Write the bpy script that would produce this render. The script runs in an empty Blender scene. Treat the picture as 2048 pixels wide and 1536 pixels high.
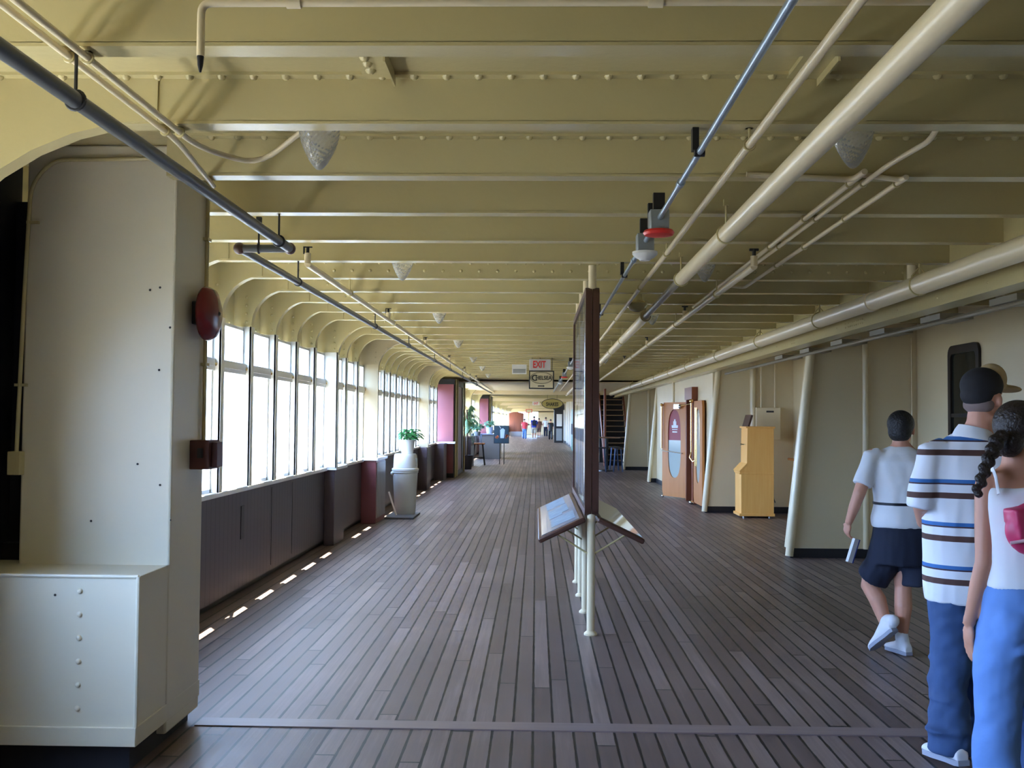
import bpy, bmesh, math, random
from mathutils import Vector, Matrix, noise
random.seed(7)
PI = math.pi
SC = bpy.context.scene
COL = SC.collection

# ------------------------------------------------------------------ camera
F = 2000.0
cam_d = bpy.data.cameras.new('camera')
cam = bpy.data.objects.new('camera', cam_d); COL.objects.link(cam)
cam_d.sensor_width = 36.0; cam_d.lens = F*36.0/2048.0
cam_d.clip_start = 0.05; cam_d.clip_end = 400
_yaw = math.atan(49/2000); _pitch = math.atan(71/2000*math.cos(_yaw)); _roll = math.radians(.45)
CR = Matrix.Rotation(_yaw, 4, 'Z') @ Matrix.Rotation(PI/2+_pitch, 4, 'X') @ Matrix.Rotation(_roll, 4, 'Z')
cam.matrix_world = Matrix.Translation((0, 0, 1.6)) @ CR
SC.camera = cam

# ------------------------------------------------------------------ light
w = bpy.data.worlds.new('sky'); SC.world = w; w.use_nodes = True
nt = w.node_tree; nt.nodes.clear()
wo = nt.nodes.new('ShaderNodeOutputWorld'); wb = nt.nodes.new('ShaderNodeBackground')
tc = nt.nodes.new('ShaderNodeTexCoord'); sx = nt.nodes.new('ShaderNodeSeparateXYZ')
rp = nt.nodes.new('ShaderNodeValToRGB'); mr = nt.nodes.new('ShaderNodeMapRange')
mr.inputs['From Min'].default_value = -1; mr.inputs['From Max'].default_value = 1
rp.color_ramp.elements[0].position = .46; rp.color_ramp.elements[0].color = (.15, .165, .16, 1)
rp.color_ramp.elements[1].position = .56; rp.color_ramp.elements[1].color = (.37, .575, 1.0, 1)
nt.links.new(tc.outputs['Generated'], sx.inputs[0]); nt.links.new(sx.outputs['Z'], mr.inputs['Value'])
nt.links.new(mr.outputs[0], rp.inputs[0]); nt.links.new(rp.outputs[0], wb.inputs['Color'])
wb.inputs['Strength'].default_value = 14.5
nt.links.new(wb.outputs[0], wo.inputs[0])
sun_d = bpy.data.lights.new('sun', 'SUN'); sun = bpy.data.objects.new('sun', sun_d); COL.objects.link(sun)
sun_d.energy = 45; sun_d.angle = .009; sun_d.color = (1, .93, .78)
sun.rotation_euler = Vector((.160, -.27, -1)).to_track_quat('-Z', 'Y').to_euler()
sun.location = (-8, 8, 30)
SC.view_settings.view_transform = 'Standard'; SC.view_settings.look = 'None'
SC.view_settings.exposure = 0.85; SC.view_settings.gamma = 1; SC.view_settings.use_curve_mapping = False
SC.cycles.max_bounces = 12; SC.cycles.diffuse_bounces = 7; SC.cycles.transparent_max_bounces = 16
SC.cycles.sample_clamp_indirect = 12

# ------------------------------------------------------------------ pixel -> place helpers (2048x1536 frame)
def ray(px, py):
    return CR.to_3x3() @ Vector(((px-1024)/F, -(py-768)/F, -1))
CAM = Vector((0, 0, 1.6))
def atZ(px, py, z=0.0):
    d = ray(px, py); return CAM + d*((z-1.6)/d.z)
def atY(px, py, y):
    d = ray(px, py); return CAM + d*(y/d.y)
def atX(px, py, x):
    d = ray(px, py); return CAM + d*(x/d.x)

# ------------------------------------------------------------------ materials
MATS = {}
def mat(name, col, rough=.5, metal=0.0, bump=0.0, bscale=40, var=0.0, vscale=3, coat=0.0, trans=0.0, spec=.5):
    if name in MATS: return MATS[name]
    m = bpy.data.materials.new(name); m.use_nodes = True; MATS[name] = m
    n = m.node_tree.nodes; l = m.node_tree.links; b = n['Principled BSDF']
    b.inputs['Base Color'].default_value = (*col, 1); b.inputs['Roughness'].default_value = rough
    b.inputs['Metallic'].default_value = metal; b.inputs['Coat Weight'].default_value = coat
    b.inputs['Transmission Weight'].default_value = trans; b.inputs['Specular IOR Level'].default_value = spec
    g = n.new('ShaderNodeTexCoord')
    if var:
        t = n.new('ShaderNodeTexNoise'); t.inputs['Scale'].default_value = vscale; t.inputs['Detail'].default_value = 5
        mx = n.new('ShaderNodeMix'); mx.data_type = 'RGBA'
        mx.inputs['A'].default_value = (*[c*(1-var) for c in col], 1)
        mx.inputs['B'].default_value = (*[min(1, c*(1+var)) for c in col], 1)
        l.new(g.outputs['Object'], t.inputs['Vector']); l.new(t.outputs['Fac'], mx.inputs['Factor'])
        l.new(mx.outputs['Result'], b.inputs['Base Color'])
    if bump:
        t2 = n.new('ShaderNodeTexNoise'); t2.inputs['Scale'].default_value = bscale; t2.inputs['Detail'].default_value = 3
        bp = n.new('ShaderNodeBump'); bp.inputs['Strength'].default_value = bump; bp.inputs['Distance'].default_value = .01
        l.new(g.outputs['Object'], t2.inputs['Vector']); l.new(t2.outputs['Fac'], bp.inputs['Height'])
        l.new(bp.outputs[0], b.inputs['Normal'])
    return m
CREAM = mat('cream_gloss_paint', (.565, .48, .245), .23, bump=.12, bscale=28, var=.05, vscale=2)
PILLARM = mat('pale_pillar_paint', (.74, .68, .52), .38, bump=.1, bscale=18, var=.04, vscale=2)
STANCH_GLARE = mat('stanchion_glare_cream', (.74, .72, .64), .35)  # frame cream made paler, window glare put into the colour
CREAM_SHADED = mat('shaded_bulkhead_cream', (.40, .33, .20), .5)  # bulkhead cream darkened, its shade is painted in
BEHIND = mat('bounce_cut_brown', (.10, .08, .06), .6)  # dark brown for the unseen rear walls, chosen to cut bounced light
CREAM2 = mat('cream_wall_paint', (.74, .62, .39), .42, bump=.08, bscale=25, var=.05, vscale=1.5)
PIPEM = mat('cream_pipe_paint', (.80, .68, .45), .28, bump=.05, bscale=60)
BRONZE = mat('dark_pipe_paint', (.10, .105, .11), .35)
CONDUIT = mat('galvanised_conduit', (.36, .44, .52), .3, metal=.7)
BLACK = mat('black_paint', (.012, .012, .016), .4)
IRON = mat('dark_iron', (.03, .03, .032), .5)
DADO = mat('dado_paint', (.085, .060, .068), .45, var=.15, vscale=4)
MAROON = mat('maroon_paint', (.20, .062, .075), .4, var=.1, vscale=2)
WHITE = mat('white_paint', (.8, .8, .78), .35)
REDM = mat('bell_red_paint', (.20, .018, .02), .22)
RED = mat('red_plastic', (.75, .03, .02), .35)
BROWNBOX = mat('red_brown_paint', (.11, .035, .03), .5)
BROWNFR = mat('brown_wood_frame', (.085, .035, .022), .4, var=.25, vscale=8)
GREYBOX = mat('grey_metal_box', (.32, .35, .37), .4, metal=.4)
BRASS = mat('brass', (.85, .60, .25), .22, metal=1)
CHROME = mat('chrome', (.8, .8, .82), .15, metal=1)
BINM = mat('bin_plastic', (.62, .64, .62), .45)
LEAF = mat('leaf_green', (.05, .22, .06), .45, var=.4, vscale=9)
LEAF2 = mat('leaf_pale', (.13, .33, .22), .45, var=.35, vscale=9)
PAPER = mat('paper', (.78, .79, .80), .6)
PANELBLUE = mat('grey_blue_panel', (.20, .24, .32), .3, var=.15, vscale=6, coat=.6)
SKIN = mat('skin', (.66, .32, .21), .5, var=.06, vscale=8)
SKIN2 = mat('tanned_skin', (.56, .26, .16), .5, var=.06, vscale=8)
HAIRB = mat('black_hair', (.012, .011, .012), .45, bump=.8, bscale=90)
HAIRD = mat('dark_brown_hair', (.022, .014, .011), .4, bump=.8, bscale=90)
TEE = mat('white_tee_cotton', (.78, .79, .80), .85, bump=.5, bscale=9)
TANK = mat('white_tank_cotton', (.85, .84, .84), .8, bump=.4, bscale=9)
NAVY = mat('navy_cotton', (.012, .016, .035), .85, bump=.4, bscale=8)
DENIM = mat('blue_denim', (.13, .26, .56), .85, bump=.5, bscale=12, var=.25, vscale=6)
DENIMD = mat('dark_denim', (.04, .085, .20), .85, bump=.6, bscale=12, var=.35, vscale=7)
SHOE = mat('white_leather', (.78, .79, .82), .5)
SOLE = mat('grey_rubber', (.35, .37, .45), .6)
PINK = mat('pink_leather', (.55, .035, .11), .45)
PINKP = mat('pale_pink_trim', (.75, .45, .48), .5)
TANC = mat('tan_canvas', (.50, .36, .17), .8)
NAVYCAP = mat('dark_cap_canvas', (.018, .016, .018), .85)
GREYG = mat('vent_grille', (.35, .36, .36), .5)
GREEN = mat('green_board', (.02, .20, .12), .45)
SIGNC = mat('cream_sign_face', (.66, .57, .36), .5)
OVALT = mat('oval_sign_face', (.42, .33, .10), .5)
DARKGLASS = mat('dark_glass', (.012, .014, .012), .08)
TERRA = mat('orange_wood', (.45, .16, .05), .45, var=.2, vscale=10)

def wood(name, col, col2, scale=(30, 30, 2.0), rough=.4):
    m = bpy.data.materials.new(name); m.use_nodes = True
    n = m.node_tree.nodes; l = m.node_tree.links; b = n['Principled BSDF']
    g = n.new('ShaderNodeTexCoord'); mp = n.new('ShaderNodeMapping'); mp.inputs['Scale'].default_value = scale
    t = n.new('ShaderNodeTexNoise'); t.inputs['Scale'].default_value = 1; t.inputs['Detail'].default_value = 6
    mx = n.new('ShaderNodeMix'); mx.data_type = 'RGBA'; mx.inputs['A'].default_value = (*col, 1); mx.inputs['B'].default_value = (*col2, 1)
    l.new(g.outputs['Object'], mp.inputs[0]); l.new(mp.outputs[0], t.inputs['Vector']); l.new(t.outputs['Fac'], mx.inputs['Factor'])
    l.new(mx.outputs['Result'], b.inputs['Base Color']); b.inputs['Roughness'].default_value = rough
    return m
OAK = wood('oak_ply', (.84, .37, .075), (.95, .54, .15), (30, 30, 2.0), .6)
DOORW = wood('varnished_teak', (.42, .135, .025), (.60, .25, .06), (25, 25, 1.5), .5)
REDWOOD = wood('red_mahogany', (.14, .028, .012), (.34, .10, .04), (9, 9, .6), .35)

def glass_mat(name, fac=.07, tint=(1, 1, 1)):
    m = bpy.data.materials.new(name); m.use_nodes = True
    n = m.node_tree.nodes; l = m.node_tree.links; n.clear()
    o = n.new('ShaderNodeOutputMaterial'); mx = n.new('ShaderNodeMixShader'); t = n.new('ShaderNodeBsdfTransparent'); g = n.new('ShaderNodeBsdfGlossy')
    g.inputs['Roughness'].default_value = .03; t.inputs[0].default_value = (*tint, 1); mx.inputs[0].default_value = fac
    l.new(t.outputs[0], mx.inputs[1]); l.new(g.outputs[0], mx.inputs[2]); l.new(mx.outputs[0], o.inputs[0]); return m
PANE = glass_mat('window_glass', .06)
COVER = glass_mat('display_cover_glass', .42, (.9, .92, .95))
LAMPG = mat('prismatic_glass', (.95, .96, .97), .10, trans=.8)
LAMPG.node_tree.nodes['Principled BSDF'].inputs['IOR'].default_value = 1.4

def floor_material():
    m = bpy.data.materials.new('deck_planks'); m.use_nodes = True
    n = m.node_tree.nodes; l = m.node_tree.links; b = n['Principled BSDF']
    g = n.new('ShaderNodeNewGeometry'); s = n.new('ShaderNodeSeparateXYZ'); l.new(g.outputs['Position'], s.inputs[0])
    def M(op, a, bb=None, c=None):
        q = n.new('ShaderNodeMath'); q.operation = op
        for i, v in enumerate((a, bb, c)):
            if v is None: continue
            if isinstance(v, (int, float)): q.inputs[i].default_value = v
            else: l.new(v, q.inputs[i])
        return q.outputs[0]
    PW, PL = .104, 2.9
    u = M('DIVIDE', M('ADD', s.outputs['X'], 50.03), PW); iu = M('FLOOR', u); fu = M('FRACT', u)
    wn = n.new('ShaderNodeTexWhiteNoise'); wn.noise_dimensions = '1D'; l.new(iu, wn.inputs['W'])
    v = M('DIVIDE', M('ADD', M('ADD', s.outputs['Y'], 40), M('MULTIPLY', wn.outputs['Value'], PL)), PL)
    iv = M('FLOOR', v); fv = M('FRACT', v)
    cx = n.new('ShaderNodeCombineXYZ'); l.new(iu, cx.inputs[0]); l.new(iv, cx.inputs[1])
    w2 = n.new('ShaderNodeTexWhiteNoise'); w2.noise_dimensions = '2D'; l.new(cx.outputs[0], w2.inputs['Vector'])
    du = M('MULTIPLY', M('MINIMUM', fu, M('SUBTRACT', 1, fu)), PW)
    dv = M('MULTIPLY', M('MINIMUM', fv, M('SUBTRACT', 1, fv)), PL)
    d = M('MINIMUM', du, dv)
    # wobbly worn seams
    nz = n.new('ShaderNodeTexNoise'); nz.inputs['Scale'].default_value = 7; l.new(g.outputs['Position'], nz.inputs['Vector'])
    thr = M('ADD', .0026, M('MULTIPLY', nz.outputs['Fac'], .009))
    seam = M('LESS_THAN', d, thr)
    gm = n.new('ShaderNodeMapping'); gm.inputs['Scale'].default_value = (45, 1.6, 1); l.new(g.outputs['Position'], gm.inputs[0])
    ga = n.new('ShaderNodeVectorMath'); ga.operation = 'ADD'; l.new(gm.outputs[0], ga.inputs[0]); l.new(w2.outputs['Color'], ga.inputs[1])
    gr = n.new('ShaderNodeTexNoise'); gr.inputs['Scale'].default_value = 1; gr.inputs['Detail'].default_value = 7; gr.inputs['Roughness'].default_value = .65
    l.new(ga.outputs[0], gr.inputs['Vector'])
    st = n.new('ShaderNodeTexNoise'); st.inputs['Scale'].default_value = .9; st.inputs['Detail'].default_value = 6; l.new(g.outputs['Position'], st.inputs['Vector'])
    tone = M('ADD', M('ADD', M('MULTIPLY', w2.outputs['Value'], .35), M('MULTIPLY', gr.outputs['Fac'], .75)), M('MULTIPLY', st.outputs['Fac'], .45))
    cr = n.new('ShaderNodeValToRGB'); l.new(M('MULTIPLY', tone, .62), cr.inputs[0])
    e = cr.color_ramp.elements; e[0].position = .22; e[0].color = (.060, .038, .034, 1); e[1].position = .75; e[1].color = (.34, .25, .225, 1)
    k = e.new(.5); k.color = (.165, .115, .102, 1)
    mx = n.new('ShaderNodeMix'); mx.data_type = 'RGBA'; l.new(seam, mx.inputs['Factor']); l.new(cr.outputs[0], mx.inputs['A']); mx.inputs['B'].default_value = (.012, .010, .010, 1)
    l.new(mx.outputs['Result'], b.inputs['Base Color'])
    l.new(M('ADD', .26, M('MULTIPLY', gr.outputs['Fac'], .30)), b.inputs['Roughness'])
    h = M('ADD', M('MULTIPLY', M('SUBTRACT', 1, seam), .6), M('MULTIPLY', gr.outputs['Fac'], .35))
    bp = n.new('ShaderNodeBump'); bp.inputs['Strength'].default_value = .45; bp.inputs['Distance'].default_value = .006
    l.new(h, bp.inputs['Height']); l.new(bp.outputs[0], b.inputs['Normal'])
    return m
FLOORM = floor_material()

def stripe_coord(m, axis, period, off, ramp, rough=.8, bump=None):
    """cloth or board pattern repeating along one object axis"""
    n = m.node_tree.nodes; l = m.node_tree.links; b = n['Principled BSDF']
    g = n.new('ShaderNodeTexCoord'); s = n.new('ShaderNodeSeparateXYZ'); l.new(g.outputs['Object'], s.inputs[0])
    a = n.new('ShaderNodeMath'); a.operation = 'ADD'; a.inputs[1].default_value = off; l.new(s.outputs[axis], a.inputs[0])
    d = n.new('ShaderNodeMath'); d.operation = 'DIVIDE'; d.inputs[1].default_value = period; l.new(a.outputs[0], d.inputs[0])
    f = n.new('ShaderNodeMath'); f.operation = 'FRACT'; l.new(d.outputs[0], f.inputs[0])
    c = n.new('ShaderNodeValToRGB'); c.color_ramp.interpolation = 'CONSTANT'
    e = c.color_ramp.elements
    while len(e) > 1: e.remove(e[-1])
    for i, (p, col) in enumerate(ramp):
        if i == 0: e[0].position = p; e[0].color = (*col, 1)
        else: k = e.new(p); k.color = (*col, 1)
    l.new(f.outputs[0], c.inputs[0]); l.new(c.outputs[0], b.inputs['Base Color'])
    return m
_wt = (.80, .80, .82)
STRIPES = stripe_coord(mat('striped_cotton', _wt, .8, bump=.5, bscale=8), 'Z', .202, .0, [(0, _wt), (.155, (.09, .04, .03)), (.29, _wt), (.48, (.06, .025, .03)), (.515, (.04, .16, .42)), (.60, _wt)])
DADOB = stripe_coord(mat('dado_boards', (.085, .06, .068), .42), 'Y', .115, 0, [(0, (.008, .007, .008)), (.085, (.070, .054, .064))])
CORR = stripe_coord(mat('louvred_metal', (.3, .3, .32), .4), 'Y', .06, 0, [(0, (.08, .07, .08)), (.4, (.36, .34, .36))])

# ------------------------------------------------------------------ mesh helpers
ORIG = {}
class MB:
    def __init__(s): s.v = []; s.f = []
    def add(s, vs, fs):
        o = len(s.v); s.v += [tuple(v) for v in vs]; s.f += [tuple(i+o for i in f) for f in fs]; return s
    def box(s, x0, x1, y0, y1, z0, z1):
        vs = [(x, y, z) for z in (z0, z1) for y in (y0, y1) for x in (x0, x1)]
        return s.add(vs, [(0, 2, 3, 1), (4, 5, 7, 6), (0, 1, 5, 4), (1, 3, 7, 5), (3, 2, 6, 7), (2, 0, 4, 6)])
    def obox(s, c, hx, hy, hz, M3):
        vs = [Vector(c)+M3 @ Vector((a*hx, b*hy, d*hz)) for d in (-1, 1) for b in (-1, 1) for a in (-1, 1)]
        return s.add(vs, [(0, 2, 3, 1), (4, 5, 7, 6), (0, 1, 5, 4), (1, 3, 7, 5), (3, 2, 6, 7), (2, 0, 4, 6)])
    def prism(s, poly, axis, a0, a1):
        """poly: 2d points; axis 'x': (y,z), 'y': (x,z), 'z': (x,y)"""
        def P(p, a): return {'x': (a, p[0], p[1]), 'y': (p[0], a, p[1]), 'z': (p[0], p[1], a)}[axis]
        n = len(poly); vs = [P(p, a0) for p in poly]+[P(p, a1) for p in poly]
        fs = [tuple(range(n)), tuple(range(2*n-1, n-1, -1))]+[(i, i+n, (i+1) % n+n, (i+1) % n) for i in range(n)]
        return s.add(vs, fs)
    def tube(s, pts, r, n=12, caps=True):
        pts = [Vector(p) for p in pts]; k = len(pts); rs = r if isinstance(r, (list, tuple)) else [r]*k
        T = [(pts[min(i+1, k-1)]-pts[max(i-1, 0)]).normalized() for i in range(k)]
        ref = Vector((0, 0, 1)) if abs(T[0].z) < .9 else Vector((1, 0, 0))
        U = (ref-T[0]*ref.dot(T[0])).normalized(); vs = []
        for i in range(k):
            U = (U-T[i]*U.dot(T[i])).normalized(); V = T[i].cross(U)
            ra, rb = rs[i] if isinstance(rs[i], tuple) else (rs[i], rs[i])
            for j in range(n):
                a = 2*PI*j/n; vs.append(pts[i]+U*math.cos(a)*ra+V*math.sin(a)*rb)
        fs = [(i*n+j, i*n+(j+1) % n, (i+1)*n+(j+1) % n, (i+1)*n+j) for i in range(k-1) for j in range(n)]
        if caps: fs += [tuple(range(n-1, -1, -1)), tuple(range((k-1)*n, k*n))]
        return s.add(vs, fs)
    def lathe(s, prof, c=(0, 0, 0), axis='z', n=24, knurl=0):
        vs = []; k = len(prof)
        for i, (r, h) in enumerate(prof):
            for j in range(n):
                a = 2*PI*j/n; rr = r*(1+(knurl if (i+j) % 2 else -knurl))
                p = {'z': (rr*math.cos(a), rr*math.sin(a), h), 'x': (h, rr*math.cos(a), rr*math.sin(a)), 'y': (rr*math.cos(a), h, -rr*math.sin(a))}[axis]
                vs.append((p[0]+c[0], p[1]+c[1], p[2]+c[2]))
        fs = [(i*n+j, i*n+(j+1) % n, (i+1)*n+(j+1) % n, (i+1)*n+j) for i in range(k-1) for j in range(n)]
        fs += [tuple(range(n-1, -1, -1)), tuple(range((k-1)*n, k*n))]
        return s.add(vs, fs)
    def ball(s, c, rx, ry=None, rz=None, nu=14, nv=8, M3=None):
        ry = rx if ry is None else ry; rz = rx if rz is None else rz; c = Vector(c); vs = [(0, 0, -rz)]
        for i in range(1, nv):
            t = PI*i/nv
            for j in range(nu):
                a = 2*PI*j/nu; vs.append((rx*math.sin(t)*math.cos(a), ry*math.sin(t)*math.sin(a), -rz*math.cos(t)))
        vs.append((0, 0, rz)); L = len(vs)-1
        fs = [(0, 1+(j+1) % nu, 1+j) for j in range(nu)]
        fs += [(1+i*nu+j, 1+i*nu+(j+1) % nu, 1+(i+1)*nu+(j+1) % nu, 1+(i+1)*nu+j) for i in range(nv-2) for j in range(nu)]
        fs += [(L, 1+(nv-2)*nu+j, 1+(nv-2)*nu+(j+1) % nu) for j in range(nu)]
        vs = [c+(M3 @ Vector(v) if M3 else Vector(v)) for v in vs]
        return s.add(vs, fs)
    def rivet(s, c, r, nrm):
        c = Vector(c); nrm = Vector(nrm).normalized(); u = nrm.orthogonal().normalized(); v = nrm.cross(u); vs = []
        for (q, h) in ((1, 0), (.8, .5), (.4, .8)):
            for j in range(8):
                a = PI*j/4; vs.append(c+u*math.cos(a)*q*r+v*math.sin(a)*q*r+nrm*h*r)
        fs = [(i*8+j, i*8+(j+1) % 8, (i+1)*8+(j+1) % 8, (i+1)*8+j) for i in range(2) for j in range(8)]+[tuple(range(16, 24))]
        return s.add(vs, fs)
    def rings(s, R, yaw=0.0, n=20, p=2.3):
        """stack of flattened rings (x,y,z,halfwidth,halfdepth), closed at both ends"""
        c, q = math.cos(yaw), math.sin(yaw); vs = []; k = len(R)
        for (x, y, z, hw, hd) in R:
            for j in range(n):
                a = 2*PI*j/n; ca, sa = math.cos(a), math.sin(a)
                ex = math.copysign(abs(ca)**(2/p), ca)*hw; ey = math.copysign(abs(sa)**(2/p), sa)*hd
                vs.append((x+ex*c-ey*q, y+ex*q+ey*c, z))
        fs = [(i*n+j, i*n+(j+1) % n, (i+1)*n+(j+1) % n, (i+1)*n+j) for i in range(k-1) for j in range(n)]
        fs += [tuple(range(n-1, -1, -1)), tuple(range((k-1)*n, k*n))]
        return s.add(vs, fs)
    def mesh(s, name, off):
        me = bpy.data.meshes.new(name); me.from_pydata([(a-off[0], b-off[1], c-off[2]) for a, b, c in s.v], [], s.f); me.update()
        bm = bmesh.new(); bm.from_mesh(me); bmesh.ops.recalc_face_normals(bm, faces=bm.faces); bm.to_mesh(me); bm.free(); return me
    def build(s, name, m, parent=None, bevel=0, remesh=0, smooth_it=3, origin=None, wr=0, wf=(7, 7, 16)):
        if parent is not None: off = ORIG[parent.name]
        elif origin is not None: off = Vector(origin)
        else:
            xs, ys, zs = zip(*s.v); off = Vector(((min(xs)+max(xs))/2, (min(ys)+max(ys))/2, min(zs)))
        me = s.mesh(name, off)
        o = bpy.data.objects.new(name, me); COL.objects.link(o)
        if parent is not None: o.parent = parent
        else: o.location = off
        ORIG[o.name] = off
        if remesh:
            r = o.modifiers.new('r', 'REMESH'); r.mode = 'VOXEL'; r.voxel_size = remesh
            k = o.modifiers.new('s', 'SMOOTH'); k.factor = .5; k.iterations = smooth_it
            dg = bpy.context.evaluated_depsgraph_get(); ev = o.evaluated_get(dg)
            nm = bpy.data.meshes.new_from_object(ev); o.modifiers.clear(); o.data = nm; me = nm; nm.name = name
            me.materials.clear()
            if wr:
                ns = [v.normal.copy() for v in me.vertices]
                for v, nn_ in zip(me.vertices, ns):
                    p = v.co
                    q = noise.noise(Vector((p.x*wf[0]+3, p.y*wf[1], p.z*wf[2]+p.x*9)))+.5*noise.noise(Vector((p.x*wf[0]*2.3, p.y*wf[1]*2.3+7, p.z*wf[2]*1.9-p.x*14)))
                    v.co = p+nn_*wr*q
        me.materials.append(m)
        me.shade_smooth()
        if not remesh: me.set_sharp_from_angle(angle=math.radians(38))
        if bevel:
            bv = o.modifiers.new('bevel', 'BEVEL'); bv.width = bevel; bv.segments = 2; bv.limit_method = 'ANGLE'
        return o
def tag(o, label, cat, group=None):
    o['label'] = label; o['category'] = cat
    if group: o['group'] = group
    return o
def thing(name, loc, label, cat, group=None):
    o = bpy.data.objects.new(name, None); COL.objects.link(o); o.location = loc; o.empty_display_size = .1
    ORIG[o.name] = Vector(loc); return tag(o, label, cat, group)
def st(o, label=None, cat=None):
    o['kind'] = 'structure'
    if label: o['label'] = label
    if cat: o['category'] = cat
    return o
def text(s, size, m, parent, loc, name='lettering', rot=(PI/2, 0, 0), ext=.004, sx=1.0):
    c = bpy.data.curves.new(name, 'FONT'); c.body = s; c.size = size; c.offset = size*.022; c.extrude = ext; c.align_x = 'CENTER'; c.align_y = 'CENTER'
    t = bpy.data.objects.new('tmp', c); COL.objects.link(t)
    dg = bpy.context.evaluated_depsgraph_get(); me = bpy.data.meshes.new_from_object(t.evaluated_get(dg))
    bpy.data.objects.remove(t)
    o = bpy.data.objects.new(name, me); COL.objects.link(o); me.materials.clear(); me.materials.append(m)
    o.parent = parent; o.location = Vector(loc)-ORIG[parent.name]; o.rotation_euler = rot; o.scale = (sx, 1, 1); return o
def fillet(pts, r, n=5):
    pts = [Vector(p) for p in pts]; out = [pts[0]]
    for i in range(1, len(pts)-1):
        a, b, c = pts[i-1], pts[i], pts[i+1]; d1 = (a-b); d2 = (c-b); q = min(r, d1.length*.45, d2.length*.45)
        p1 = b+d1.normalized()*q; p2 = b+d2.normalized()*q
        for k in range(n+1):
            t = k/n; out.append(p1*(1-t)**2+b*2*t*(1-t)+p2*t*t)
    return out+[pts[-1]]
def arc(cx, cz, r, a0, a1, n):
    return [(cx+r*math.cos(a0+(a1-a0)*i/n), cz+r*math.sin(a0+(a1-a0)*i/n)) for i in range(n+1)]

# ================================================================== SETTING
CEIL, BOT = 2.945, 2.767
XD, XOUT, XR = -2.66, -2.80, 4.5
YB, YE = -9.0, 108.0
st(MB().box(-2.95, XR+.1, YB, YE, -.12, 0).build('floor', FLOORM), 'worn dark wooden deck planks running down the long promenade', 'floor')
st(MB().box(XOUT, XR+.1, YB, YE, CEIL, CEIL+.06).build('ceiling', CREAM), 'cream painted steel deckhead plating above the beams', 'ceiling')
fm = MB(); fm.box(-1.76, XR, 5.20, 5.33, 0, .006); st(fm.build('trim_1', wood('margin_plank', (.17, .12, .115), (.27, .20, .185), (2, 30, 1), .35)), 'single plank laid across the deck at the expansion joint near the camera', 'floor strip')

beams = [-8.3, -7.4, -6.5, -5.6, -4.7, -3.8, -2.9, -2.0, -1.15, -.3, .55, 1.35, 2.2, 3.05, 3.87, 4.71, 5.56, 6.43, 7.27, 8.17, 9.03, 9.89, 10.77, 11.66, 12.50, 13.62, 14.5, 15.35, 16.25, 17.05, 17.75, 18.5, 19.3, 20.1, 20.9, 21.65, 22.6, 23.5, 24.4, 25.3, 26.2, 27.1, 28.0, 28.9]
y = 39.2
while y < 106: beams.append(y); y += .93
def beam(yb):
    x0 = -1.78 if yb == 4.71 else XOUT+.03
    m = MB(); m.box(x0, XR, yb, yb+.014, BOT, CEIL); m.box(x0, XR, yb, yb+.095, BOT-.012, BOT+.002)
    if yb in (3.87, 4.71, 3.05):
        m.box(x0+.02, XR, yb-.05, yb, CEIL-.012, CEIL)
        x = max(-2.5, x0+.1)
        while x < 4.4:
            m.rivet((x, yb-.03, CEIL-.012), .018, (0, 0, -1)); x += .126
    if yb == 3.87:
        for gx in (-.62, 1.02, 2.75):
            m.box(gx-.06, gx+.06, yb-.30, yb-.02, CEIL-.02, CEIL-.001); m.box(gx+.055, gx+.062, yb-.30, yb-.02, CEIL-.05, CEIL)
            for q in (.08, .16, .23): m.rivet((gx-.02, yb-.05-q*.9, CEIL-.02), .02, (0, 0, -1))
    if yb == 8.17:
        x = -2.2
        while x < 4.4:
            m.rivet((x, yb-.0005, BOT+.115), .014, (0, -1, 0)); m.rivet((x+.075, yb-.0005, BOT+.05), .014, (0, -1, 0)); x += .15
    if 8.5 < yb < 13:
        for q in range(4): m.rivet((-2.15+q*.12, yb, BOT+.05+.05*(q % 2)), .013, (0, -1, 0))
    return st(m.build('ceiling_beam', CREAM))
for yb in beams: beam(yb)
st(MB().box(XOUT+.03, XR, 29.6, 38.2, 2.70, 2.73).build('ceiling', CREAM2), 'flush panelled stretch of ceiling hiding the beams further along', 'ceiling panel')
st(MB().box(XOUT+.03, XR, 38.2, 38.6, 2.56, CEIL).build('ceiling_beam', CREAM2))
for q in (54.0, 70.0, 86.0): st(MB().box(XOUT+.03, 2.0, q+.3, q+.6, 2.60, CEIL).build('ceiling_beam', CREAM2))

# left side: dado, sill, plating over the windows
m = MB()
m.box(XD-.03, XD, 5.33, 106, .07, .935)
st(m.build('wall_left', DADOB, origin=(0, 0, 0)), 'dark boarded wall below the left windows', 'wall')
st(MB().box(XD-.035, XD, YB, 4.5, .07, .935).build('wall_left', DADOB, origin=(0, 0, 0)))
st(MB().box(-2.80, -2.70, YB, .2, 0, CEIL).build('wall_left', BEHIND)); st(MB().box(-2.80, -2.68, 3.95, 5.1, 0, CEIL).build('wall_left', mat('navy_black_paint', (.010, .011, .018), .75)))  # first wall is added over unseen rear window bays to block light
st(MB().box(-2.95, XD-.06, YB, 106, 0, .93).build('wall_left', BLACK))
st(MB().box(-2.95, -2.62, 5.33, 106, .935, .98).build('trim_2', WHITE, bevel=.008), 'white painted sill under the long row of windows', 'sill')
st(MB().box(-2.95, -2.62, YB, 4.5, .935, .98).build('trim_2', WHITE, bevel=.008))
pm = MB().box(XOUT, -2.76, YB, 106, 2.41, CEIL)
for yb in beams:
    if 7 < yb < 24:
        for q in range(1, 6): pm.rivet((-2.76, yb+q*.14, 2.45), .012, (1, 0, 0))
st(pm.build('wall_left', CREAM))

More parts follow.
